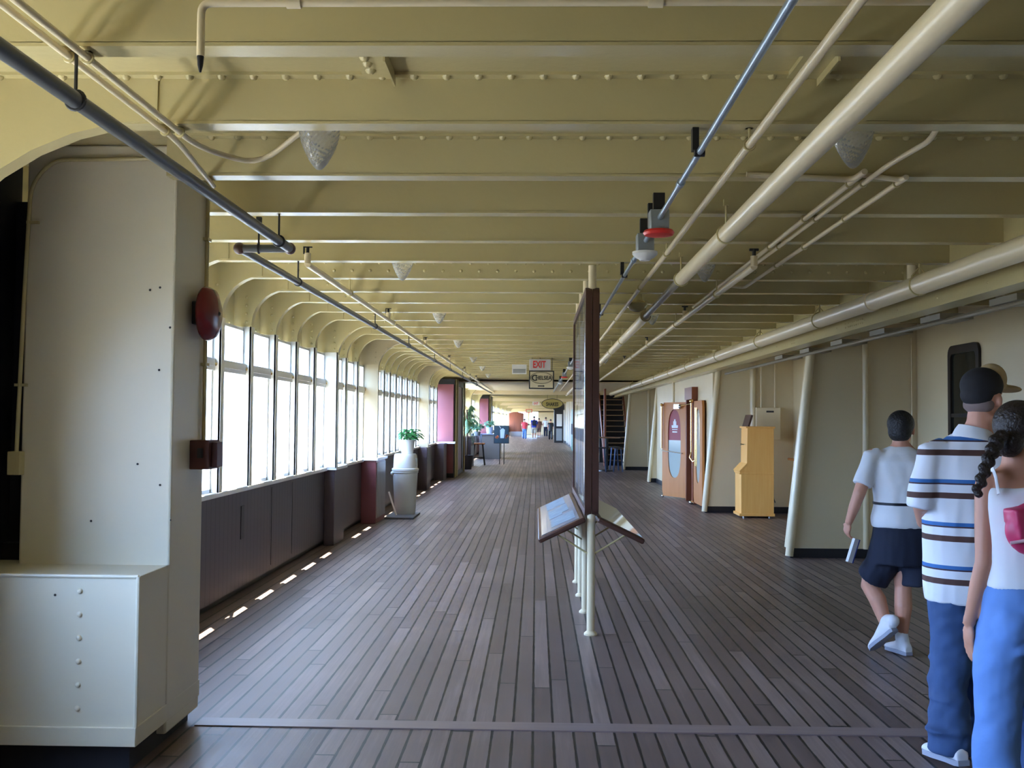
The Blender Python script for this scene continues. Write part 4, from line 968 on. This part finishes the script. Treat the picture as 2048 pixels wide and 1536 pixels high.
# ================================================================== PEOPLE
def limb(b, pts, rs, n=12):
    pts = [Vector(p) for p in pts]; b.tube(pts, rs, n)
    for p, r in zip(pts, rs):
        q = r if not isinstance(r, tuple) else max(r); b.ball(p, q*.98, nu=12, nv=8)
def rotz(a): return Matrix.Rotation(a, 3, 'Z')
def head(b, c, yaw, s=1.0, tilt=0.0):
    """head with jaw, nose, ears, brow; c = centre of the skull; local +Y is the face"""
    M3 = rotz(yaw) @ Matrix.Rotation(tilt, 3, 'X'); c = Vector(c)
    def L(x, y, z): return c+M3 @ Vector((x*s, y*s, z*s))
    b.ball(L(0, -.015, .02), .076*s, .094*s, .098*s, M3=M3, nu=18, nv=12)
    b.ball(L(0, .03, -.045), .058*s, .062*s, .078*s, M3=M3, nu=16, nv=10)
    b.ball(L(0, .055, -.098), .028*s, .026*s, .022*s, M3=M3)            # chin
    b.tube([L(0, .085, .01), L(0, .108, -.032), L(0, .090, -.042)], [.008*s, .015*s, .012*s], 8)   # nose
    b.ball(L(0, .085, -.066), .022*s, .010*s, .010*s, M3=M3)            # lips
    for q in (-1, 1):
        b.ball(L(q*.030, .076, .024), .020*s, .010*s, .007*s, M3=M3)
        b.ball(L(q*.079, -.005, -.012), .011*s, .020*s, .033*s, M3=M3 @ Matrix.Rotation(q*.35, 3, 'Z'))
    b.tube([L(0, -.03, -.06), L(0, -.045, -.17)], [.054*s, .060*s], 14)
    return L, M3
def hand(b, wrist, d, palm_n, s=1.0, curl=.5, left=True, spread=.0):
    """palm, four bent fingers of different length, thumb from the side of the palm"""
    wr = Vector(wrist); d = Vector(d).normalized(); pn = Vector(palm_n); pn = (pn-d*pn.dot(d)).normalized(); side = d.cross(pn)
    if left: side = -side
    M3 = Matrix((side, d, pn)).transposed()
    b.tube([wr-d*.02, wr+d*.01*s], [(.026*s, .022*s), (.030*s, .020*s)], 10)
    b.ball(wr+d*.052*s, .040*s, .052*s, .016*s, M3=M3); b.ball(wr+d*.075*s, .039*s, .026*s, .014*s, M3=M3)
    for k, (off, Lf) in enumerate(((-.030, .062), (-.010, .076), (.010, .080), (.030, .070))):
        p = wr+d*.088*s+side*off*s; a = 0; pts = [p-d*.012*s]; dirv = d
        for seg in (.45, .33, .22):
            a += curl*(.9 if seg == .45 else .8); dirv = d*math.cos(a)+pn*math.sin(a); pts.append(pts[-1]+dirv*Lf*seg*1.25*s)
        b.tube(pts, [.0090*s, .0086*s, .0080*s, .0066*s], 8)
        b.ball(pts[-1], .0068*s, nu=8, nv=6)
    p = wr+d*.030*s+side*.034*s
    b.tube([p-side*.012*s, p+side*.018*s+d*.024*s+pn*.01*s, p+side*.022*s+d*.050*s+pn*.028*s], [.013*s, .0105*s, .008*s], 8); b.ball(p+side*.022*s+d*.050*s+pn*.028*s, .008*s, nu=8, nv=6)
def shoe(b, heel, toe, h=.09, wd=.048):
    heel, toe = Vector(heel), Vector(toe); d = toe-heel; L = d.length; u = d.normalized(); s = u.cross(Vector((0, 0, 1))).normalized(); up = s.cross(u)
    if up.z < 0: up = -up
    M3 = Matrix((s, u, up)).transposed(); R = []
    sec = [(.0, .030, .055), (.10, .036, .085), (.28, .036, .10), (.42, .038, .085), (.6, .046, .062), (.8, .048, .048), (.94, .038, .036), (1.0, .018, .024)]
    vs = []; n = 14
    for (t_, w_, hh) in sec:
        for j in range(n):
            a = 2*PI*j/n; vs.append(heel+M3 @ Vector((w_*wd/.048*math.cos(a), t_*L, hh*h/.09*.5+hh*h/.09*.5*math.sin(a))))
    k = len(sec)
    fs = [(i*n+j, i*n+(j+1) % n, (i+1)*n+(j+1) % n, (i+1)*n+j) for i in range(k-1) for j in range(n)]+[tuple(range(n-1, -1, -1)), tuple(range((k-1)*n, k*n))]
    b.add(vs, fs)
    return M3
def sole(heel, toe, wd=.048):
    b = MB(); heel, toe = Vector(heel), Vector(toe); d = toe-heel; L = d.length; u = d.normalized(); s = u.cross(Vector((0, 0, 1))).normalized(); up = s.cross(u)
    if up.z < 0: up = -up
    out = []
    for (t_, w_) in ((-.01, .026), (.05, .036), (.3, .035), (.6, .046), (.85, .046), (1.0, .02)): out.append((t_*L, w_*wd/.048))
    ring_ = [(a, -w_) for a, w_ in out]+[(a, w_) for a, w_ in reversed(out)]
    vs = [heel+u*a+s*w_-up*.002 for a, w_ in ring_]+[heel+u*a+s*w_+up*.022 for a, w_ in ring_]; n = len(ring_)
    b.add(vs, [tuple(range(n)), tuple(range(2*n-1, n-1, -1))]+[(i, (i+1) % n, (i+1) % n+n, i+n) for i in range(n)]); return b

# ---- woman in white tee and navy shorts, walking away
X, Yw = 2.53, 7.02
b = MB(); yaw = -.22
L, M3 = head(b, (X+.03, Yw+.06, 1.555), -.55, 1.0)
b.rings([(X, Yw, .80, .16, .11), (X, Yw, .92, .165, .12), (X, Yw, 1.06, .15, .105), (X, Yw, 1.22, .165, .11), (X+.01, Yw+.02, 1.34, .17, .10), (X+.015, Yw+.03, 1.41, .10, .075), (X+.02, Yw+.04, 1.46, .055, .055)], yaw)
kneeL, ankL = atY(1738, 1170, Yw+.14), atY(1772, 1250, Yw-.02)
kneeR, ankR = atY(1806, 1175, Yw+.03), atY(1803, 1277, Yw-.01)
limb(b, [(X-.09, Yw, .84), (kneeL.x+.02, kneeL.y, kneeL.z+.05), kneeL, ((kneeL+ankL)/2+Vector((-.005, -.02, .04))), ankL], [.085, .068, .058, .060, .038])
limb(b, [(X+.09, Yw, .84), (kneeR.x, kneeR.y, kneeR.z+.06), kneeR, ((kneeR+ankR)/2+Vector((0, -.02, .05))), ankR], [.085, .066, .057, .060, .037])
shL = (X-.19, Yw+.02, 1.365); elL = atY(1719, 985, Yw-.03); wrL = atY(1698, 1043, Yw+.02)
limb(b, [shL, elL, tuple((elL*.45+wrL*.55)+Vector((0, .0, 0))), wrL], [.052, .043, .038, .026])
hand(b, wrL, (wrL-elL)*.6+Vector((.0, .10, -.18)), (.7, .3, -.1), .98, .55, left=True)
shR = (X+.20, Yw+.02, 1.365)
limb(b, [shR, (X+.26, Yw-.02, 1.10), (X+.25, Yw+.14, .92)], [.052, .042, .028]); hand(b, (X+.25, Yw+.14, .92), (0, .4, -1), (-1, 0, 0), .95, .4, left=False)
per = b.build('person', SKIN, remesh=.0075, origin=(X, Yw, 0))
tag(per, 'walking person in white tee and navy shorts, seen from behind, booklet in hand', 'person')
b = MB()
b.rings([(X, Yw, .875, .195, .145), (X, Yw, .93, .20, .15), (X, Yw, 1.035, .178, .135), (X, Yw, 1.06, .180, .135), (X, Yw, 1.22, .195, .135), (X+.005, Yw+.01, 1.33, .20, .12), (X+.01, Yw+.03, 1.405, .135, .09), (X+.015, Yw+.035, 1.435, .07, .068)], yaw)
e1 = Vector(shL).lerp(elL, .80); b.tube([Vector(shL)+Vector((.06, 0, .02)), Vector(shL)+Vector((-.005, 0, 0)), Vector(shL).lerp(elL, .45), e1], [.045, .062, .062, (.070, .060)], 14); b.tube([Vector(shR)-Vector((.06, 0, -.02)), shR, (X+.245, Yw, 1.17)], [.055, .064, .066], 14)
b.build('tee_shirt', TEE, per, remesh=.010, smooth_it=9, wr=.006, wf=(9, 9, 6))
MB().rings([(X, Yw, 1.032, .184, .141), (X, Yw, 1.05, .185, .142)], yaw).build('waist_strap', BLACK, per)
b = MB()
b.rings([(X, Yw, .62, .205, .15), (X, Yw, .75, .20, .155), (X, Yw, .875, .185, .145), (X, Yw, .89, .17, .13)], yaw)
b.tube([(X-.085, Yw+.02, .78), (X-.105, Yw+.05, .62), (kneeL.x+.02, kneeL.y-.02, .505)], [(.11, .11), (.115, .115), (.112, .108)], 16)
b.tube([(X+.09, Yw, .78), (X+.11, Yw, .62), (X+.12, Yw, .485)], [(.11, .11), (.12, .12), (.13, .135)], 16)
b.build('shorts', NAVY, per, remesh=.011, smooth_it=4, wr=.007, wf=(12, 12, 3))
b = MB(); b.ball(L(0, -.025, .035), .092, .102, .098, M3=M3, nu=20, nv=14); b.ball(L(0, -.055, -.02), .082, .070, .075, M3=M3); b.ball(L(.0, .03, .075), .07, .06, .045, M3=M3)
b.build('hair', HAIRB, per, remesh=.009)
toeL = atY(1743, 1300, Yw-.02); heelL = atY(1790, 1256, Yw-.10)
heelL = Vector((ankL.x+.02, Yw-.14, .19)); toeL = Vector((ankL.x-.075, Yw+.05, .015))
b = MB(); shoe(b, heelL, toeL, .10); limb(b, [ankL+Vector((0, 0, .03)), heelL+Vector((0, .04, .06))], [.045, .045]); b.build('shoe', SHOE, per, remesh=.007)
sole(heelL, toeL).build('shoe_sole', SOLE, per)
hR = Vector((ankR.x+.03, Yw-.07, .012)); tR = Vector((ankR.x-.04, Yw+.16, .012))
b = MB(); shoe(b, hR, tR, .10); limb(b, [ankR+Vector((0, 0, .03)), (ankR.x+.01, Yw-.01, .07)], [.045, .048]); b.build('shoe', SHOE, per, remesh=.007)
sole(hR, tR).build('shoe_sole', SOLE, per)
hd = wrL+((wrL-elL)*.6+Vector((.0, .10, -.18))).normalized()*.10
c = atY(1705, 1101, Yw+.05); t_ = atY(1697, 1068, hd.y)
M3b = Matrix.Rotation(.30, 3, 'Y') @ Matrix.Rotation(.5, 3, 'Z')
o = tag(MB().obox(c, .022, .012, .085, M3b).build('booklet', PAPER), 'white folded booklet with a blue cover in the walking person\'s hand', 'booklet')
MB().obox(c+M3b @ Vector((.024, 0, 0)), .005, .0125, .086, M3b).build('blue_cover', mat('booklet_blue', (.02, .05, .35), .5), o)

# ---- man in striped shirt and cap
X, Ym = 2.07, 4.88
yaw = -.25
b = MB()
hc = atY(1968, 797, Ym+.03)
L, M3 = head(b, hc, -.95, 1.05, .0)
b.rings([(X, Ym, .84, .17, .12), (X, Ym, 1.0, .165, .12), (X, Ym, 1.2, .17, .115), (X+.02, Ym, 1.4, .19, .115), (X+.03, Ym+.01, 1.50, .15, .09), (X+.06, Ym+.02, 1.57, .065, .065), (hc.x-.01, hc.y-.02, 1.64, .060, .062)], yaw)
kL, aL = Vector((1.985, Ym-.01, .50)), Vector((1.945, Ym-.10, .11)); kR, aR = Vector((2.12, Ym+.03, .50)), Vector((2.13, Ym+.12, .10))
limb(b, [(X-.10, Ym, .90), kL, aL], [.085, .055, .038]); limb(b, [(X+.09, Ym, .90), kR, aR], [.085, .055, .038])
shL = Vector((X-.165, Ym+.0, 1.455)); elL = Vector((X-.225, Ym-.03, 1.215)); wrL = Vector((X-.13, Ym+.20, 1.10))
limb(b, [shL, elL, wrL], [.058, .045, .030]); hand(b, wrL, (.7, .7, .05), (.3, -.3, .9), 1.05, .5, left=True)
shR = Vector((X+.22, Ym+.03, 1.465)); elR = Vector((X+.27, Ym+.0, 1.19)); wrR = Vector((X+.27, Ym+.12, .95))
limb(b, [shR, elR, wrR], [.058, .045, .030]); hand(b, wrR, (0, .3, -1), (-1, 0, 0), 1.05, .5, left=False)
per = b.build('person', SKIN, remesh=.0075, origin=(X, Ym, 0))
tag(per, 'man in a white striped polo shirt, jeans and dark cap, walking away', 'person')
b = MB()
b.rings([(X-.005, Ym, .745, .185, .145), (X-.005, Ym, .80, .19, .15), (X, Ym, .95, .195, .15), (X, Ym, 1.2, .20, .145), (X+.01, Ym, 1.36, .215, .135), (X+.02, Ym, 1.45, .215, .12), (X+.035, Ym+.01, 1.515, .14, .10), (X+.045, Ym+.015, 1.55, .08, .08)], yaw)
b.tube([shL+Vector((.07, 0, .03)), shL+Vector((-.005, 0, -.005)), shL.lerp(elL, .4), shL.lerp(elL, .8), elL+Vector((.0, .01, -.025))], [.05, .066, .066, .070, .066], 16)
b.tube([shR-Vector((.07, 0, -.03)), shR, shR.lerp(elR, .5), elR], [.05, .066, .068, .072], 16)
b.build('striped_shirt', STRIPES, per, remesh=.010, smooth_it=4, wr=.007, wf=(9, 9, 4))
b = MB()
col_c = Vector((X+.05, Ym+.01, 1.555))
vs = []; fs = []; n = 24
for (r1, r2, zz) in ((.078, .076, -.01), (.074, .072, .022), (.090, .088, .0), (.108, .103, -.035), (.100, .095, -.035), (.084, .082, -.012)):
    for j in range(n):
        a = 2*PI*j/n; vs.append(col_c+Vector((r1*math.cos(a), r2*math.sin(a), zz+.018*math.cos(a)*-1)))
for i in range(5):
    for j in range(n): fs.append((i*n+j, i*n+(j+1) % n, (i+1)*n+(j+1) % n, (i+1)*n+j))
b.add(vs, fs).build('collar', TEE, per)
b = MB()
b.rings([(X, Ym, .74, .172, .125), (X, Ym, .90, .168, .125), (X, Ym, .97, .16, .12)], yaw)
b.tube([(X-.085, Ym, .82), (1.995, Ym-.01, .64), kL, (1.955, Ym-.06, .26), (1.945, Ym-.09, .13), (1.945, Ym-.09, .065)], [(.10, .11), .098, .092, .090, .100, .102], 16)
b.tube([(X+.08, Ym, .82), (2.13, Ym+.02, .64), kR, (2.13, Ym+.08, .26), (2.13, Ym+.12, .06)], [(.10, .11), .092, .085, .085, .092], 16)
b.ball((1.93, Ym-.10, .17), .105, .10, .03); b.ball((1.955, Ym-.06, .30), .096, .09, .03); b.ball((1.985, Ym, .47), .10, .10, .035)
b.build('jeans', DENIMD, per, remesh=.010, smooth_it=3, wr=.014, wf=(6, 6, 11))
for (h_, t_) in (((1.98, Ym-.17, .05), (1.83, Ym+.05, .012)), ((2.02, Ym+.02, .012), (1.93, Ym+.27, .012))):
    pass
h1, t1 = Vector((1.965, Ym-.20, .035)), Vector((1.90, Ym+.07, .012)); h2, t2_ = Vector((2.10, Ym+.03, .012)), Vector((2.13, Ym+.32, .012))
for (h_, t_) in ((h1, t1), (h2, t2_)):
    b = MB(); shoe(b, h_, t_, .11, .052); b.build('shoe', SHOE, per, remesh=.008); sole(h_, t_, .054).build('shoe_sole', SOLE, per)
b = MB(); b.ball(L(0, -.02, .06), .088*1.05, .108*1.05, .085*1.05, M3=M3, nu=20, nv=14); b.ball(L(0, -.06, .015), .080, .065, .06, M3=M3)
cap = b.build('cap', NAVYCAP, per, remesh=.009)
b = MB(); b.ball(L(0, .058, .090), .076, .066, .080, M3=M3, nu=16, nv=12)
pts = []
b.ball(L(0, .16, .050), .085, .098, .018, M3=M3 @ Matrix.Rotation(-.12, 3, 'X'), nu=20, nv=8)
b.build('cap_bill', TANC, cap, remesh=.008)
b = MB(); b.ball(L(0, -.045, -.028), .0765, .060, .050, M3=M3); b.build('short_hair', mat('grey_stubble', (.24, .17, .15), .9), per, remesh=.008)

# ---- woman in tank top and jeans at the right edge
X, Yt = 1.82, 3.82
yaw = -.10
b = MB()
hc = Vector((1.855, Yt+.05, 1.56))
L, M3 = head(b, hc, -.9, 1.0)
b.rings([(X, Yt, .80, .14, .115), (X, Yt, .90, .14, .115), (X, Yt, 1.03, .12, .095), (X, Yt, 1.18, .122, .088), (X, Yt, 1.30, .135, .092), (X, Yt+.01, 1.385, .14, .078), (X+.02, Yt+.02, 1.43, .085, .065), (X+.045, Yt+.03, 1.48, .052, .052)], yaw)
limb(b, [(X-.06, Yt, .86), (X-.09, Yt, .48), (X-.10, Yt-.03, .09)], [.072, .052, .04]); limb(b, [(X+.06, Yt, .86), (X+.09, Yt+.05, .48), (X+.10, Yt+.08, .09)], [.072, .052, .04])
shL = Vector((X-.128, Yt, 1.365)); elL = Vector((X-.142, Yt-.015, 1.08)); wrL = Vector((X-.170, Yt+.05, .845))
limb(b, [shL, shL.lerp(elL, .5), elL, elL.lerp(wrL, .35), wrL], [.038, .036, .032, .032, .022]); hand(b, wrL, (.0, .10, -1), (1, .1, 0), .90, .16, left=True)
shR = Vector((X+.165, Yt, 1.375)); elR = Vector((X+.22, Yt-.04, 1.10)); wrR = Vector((X+.17, Yt+.16, 1.00))
limb(b, [shR, elR, wrR], [.047, .038, .025]); hand(b, wrR, (-.3, 1, .1), (0, 0, -1), .92, .5, left=False)
per = b.build('person', SKIN2, remesh=.0075, origin=(X, Yt, 0))
tag(per, 'woman in white tank top and blue jeans with a dark braid at the right edge', 'person')
b = MB()
b.rings([(X, Yt, .985, .138, .112), (X, Yt, 1.05, .132, .106), (X, Yt, 1.18, .138, .099), (X, Yt, 1.28, .150, .102), (X, Yt, 1.345, .145, .098), (X, Yt, 1.362, .138, .092)], yaw)
b.build('tank_top', TANK, per, remesh=.010, smooth_it=3, wr=.004, wf=(6, 6, 14))
for q in (-.120, .120):
    MB().tube([(X+q, Yt-.092, 1.34), (X+q, Yt-.072, 1.40), (X+q*.98+.004, Yt-.03, 1.432), (X+q, Yt+.05, 1.40), (X+q, Yt+.10, 1.33)], (.011, .004) and [(.004, .011)]*5, 8).build('strap', TANK, per)
b = MB()
b.rings([(X, Yt, .76, .150, .122), (X, Yt, .86, .153, .126), (X, Yt, .95, .143, .120), (X, Yt, 1.0, .135, .110)], yaw)
b.ball((X-.064, Yt-.065, .85), .076, .072, .085); b.ball((X+.064, Yt-.06, .85), .076, .072, .085)
b.tube([(X-.07, Yt, .82), (X-.085, Yt, .66), (X-.09, Yt, .48), (X-.105, Yt-.02, .25), (X-.11, Yt-.03, .02)], [(.088, .11), .090, .080, .088, .110], 16)
b.tube([(X+.07, Yt, .82), (X+.09, Yt+.02, .66), (X+.095, Yt+.05, .48), (X+.10, Yt+.07, .25), (X+.10, Yt+.08, .02)], [(.10, .115), .098, .080, .088, .115], 16)
b.build('jeans', DENIM, per, remesh=.010, smooth_it=3, wr=.008, wf=(6, 6, 10))
b = MB(); b.ball(L(0, -.03, .035), .089, .100, .096, M3=M3, nu=18, nv=12); b.ball(L(0, -.10, -.03), .055, .05, .06, M3=M3); hair = b.build('hair', HAIRD, per, remesh=.009)
b = MB(); p0 = atY(1998, 872, Yt-.06); p1 = atY(1975, 925, Yt-.10); p2 = atY(1953, 988, Yt-.11)
for k in range(13):
    q = k/12; c = p0.lerp(p1, min(1, q*2)) if q < .5 else p1.lerp(p2, (q-.5)*2); s_ = .027*(1-.35*q)
    b.ball(c+Vector((.008*(-1)**k, 0, 0)), s_, s_*.8, s_*.9, nu=10, nv=8)
b.build('braid', HAIRD, hair, remesh=.006, smooth_it=2)
for (h_, t_) in (((X-.11, Yt-.13, .012), (X-.10, Yt+.12, .012)), ((X+.10, Yt-.02, .012), (X+.11, Yt+.23, .012))):
    b = MB(); shoe(b, h_, t_, .09); b.build('shoe', SHOE, per, remesh=.009)
c = Vector((1.815, Yt-.165, 1.225))
b = MB(); M3b = Matrix.Rotation(-.15, 3, 'Y') @ rotz(.1)
b.ball(c, .135, .05, .105, M3=M3b, nu=20, nv=12); b.obox(c+M3b @ Vector((.0, 0, .03)), .11, .045, .055, M3b)
bag = tag(b.build('shoulder_bag', PINK, remesh=.009), 'pink shoulder bag with a pale seam on the back of the woman in jeans', 'bag')
MB().tube([c+M3b @ Vector((-.138, -.03, -.03)), c+M3b @ Vector((-.07, -.055, -.025)), c+M3b @ Vector((.03, -.058, .0)), c+M3b @ Vector((.12, -.045, .04))], .006, 8).build('seam', PINKP, bag)
MB().tube([c+M3b @ Vector((.12, .0, .06)), (X+.17, Yt-.09, 1.36), (X+.14, Yt-.02, 1.425), (X+.15, Yt+.08, 1.37)], .008, 8).build('bag_strap', PINK, bag)

# ---- distant people
def far_person(x, y, h, top, bottom, hairm, label, lower='trousers', step=.12, skin=SKIN, extra=None):
    s = h/1.72; b = MB()
    def V(a, c, z): return Vector((x+a*s, y+c*s, z*s))
    head(b, V(0, 0, 1.60), 0.1, s)
    b.rings([(x, y, .84*s, .16*s, .11*s), (x, y, 1.05*s, .145*s, .10*s), (x, y, 1.3*s, .18*s, .105*s), (x, y, 1.42*s, .12*s, .08*s), (x, y, 1.5*s, .055*s, .055*s)])
    for q, f in ((-1, 1), (1, -1)):
        limb(b, [V(q*.09, 0, .86), V(q*.09, f*step*.4, .48), V(q*.09, f*step, .08)], [.085*s, .06*s, .04*s], 10)
        limb(b, [V(q*.19, 0, 1.38), V(q*.23, -f*.05, 1.10), V(q*.22, -f*.02+.06, .87)], [.05*s, .042*s, .03*s], 10)
        hand(b, V(q*.22, -f*.02+.06, .87), (0, .2, -1), (-q, 0, 0), s, .4, left=q < 0)
    o = b.build('person', skin, remesh=.012, origin=(x, y, 0)); tag(o, label, 'person')
    b = MB(); b.rings([(x, y, .86*s, .185*s, .135*s), (x, y, 1.1*s, .18*s, .125*s), (x, y, 1.3*s, .20*s, .125*s), (x, y, 1.43*s, .11*s, .085*s)])
    for q in (-1, 1): limb(b, [V(q*.19, 0, 1.37), V(q*.22, 0, 1.17)], [.068*s, .068*s], 10)
    b.build('top', top, o, remesh=.016)
    b = MB(); b.rings([(x, y, .72*s, .17*s, .125*s), (x, y, .92*s, .165*s, .125*s)])
    zl = .10 if lower == 'trousers' else .50
    for q, f in ((-1, 1), (1, -1)): limb(b, [V(q*.09, 0, .82), V(q*.095, f*step*.4, .50)]+([V(q*.095, f*step, zl)] if lower == 'trousers' else []), [.10*s, .095*s]+([.08*s] if lower == 'trousers' else []), 10)
    b.build(lower, bottom, o, remesh=.016)
    b = MB()
    for q, f in ((-1, 1), (1, -1)):
        hp = V(q*.09, f*step-.06, 0.0); shoe(b, (hp.x, hp.y, .012), (hp.x, hp.y+.26*s, .012), .10)
    b.build('shoes', SHOE if lower != 'trousers' else IRON, o)
    b = MB(); b.ball(V(0, -.015, 1.63), .09*s, .10*s, .10*s); b.build('hair', hairm, o, remesh=.014)
    if extra: extra(o, x, y, s)
    return o
def bag_on(o, x, y, s): MB().box(x-.14*s, x+.14*s, y-.22*s, y-.12*s, 1.0*s, 1.38*s).build('backpack', NAVY, o, bevel=.03)
c = atZ(1049, 878); far_person(c.x, c.y, 1.68, mat('coral_cotton', (.70, .07, .09), .8), DENIM, HAIRD, 'distant person in a coral red top and blue jeans walking away')
c = atZ(1068, 878); far_person(c.x, c.y, 1.90, mat('royal_blue_cotton', (.02, .05, .42), .8), mat('khaki_shorts', (.48, .45, .38), .8), HAIRB, 'distant person in a bright blue shirt and pale shorts with a dark pack', lower='shorts', extra=bag_on)
far_person(.25, 93.0, 1.75, mat('brown_cotton', (.12, .05, .04), .8), mat('brown_shorts', (.09, .05, .04), .8), HAIRB, 'distant person in dark brown clothes between the blue and white shirts', lower='shorts')
far_person(.92, 96.0, 1.85, TEE, NAVY, HAIRB, 'distant person in a white shirt and dark trousers left of the dark booth')
far_person(1.16, 80.5, 1.65, BLACK, BLACK, HAIRD, 'distant person in black beside the dark booth')
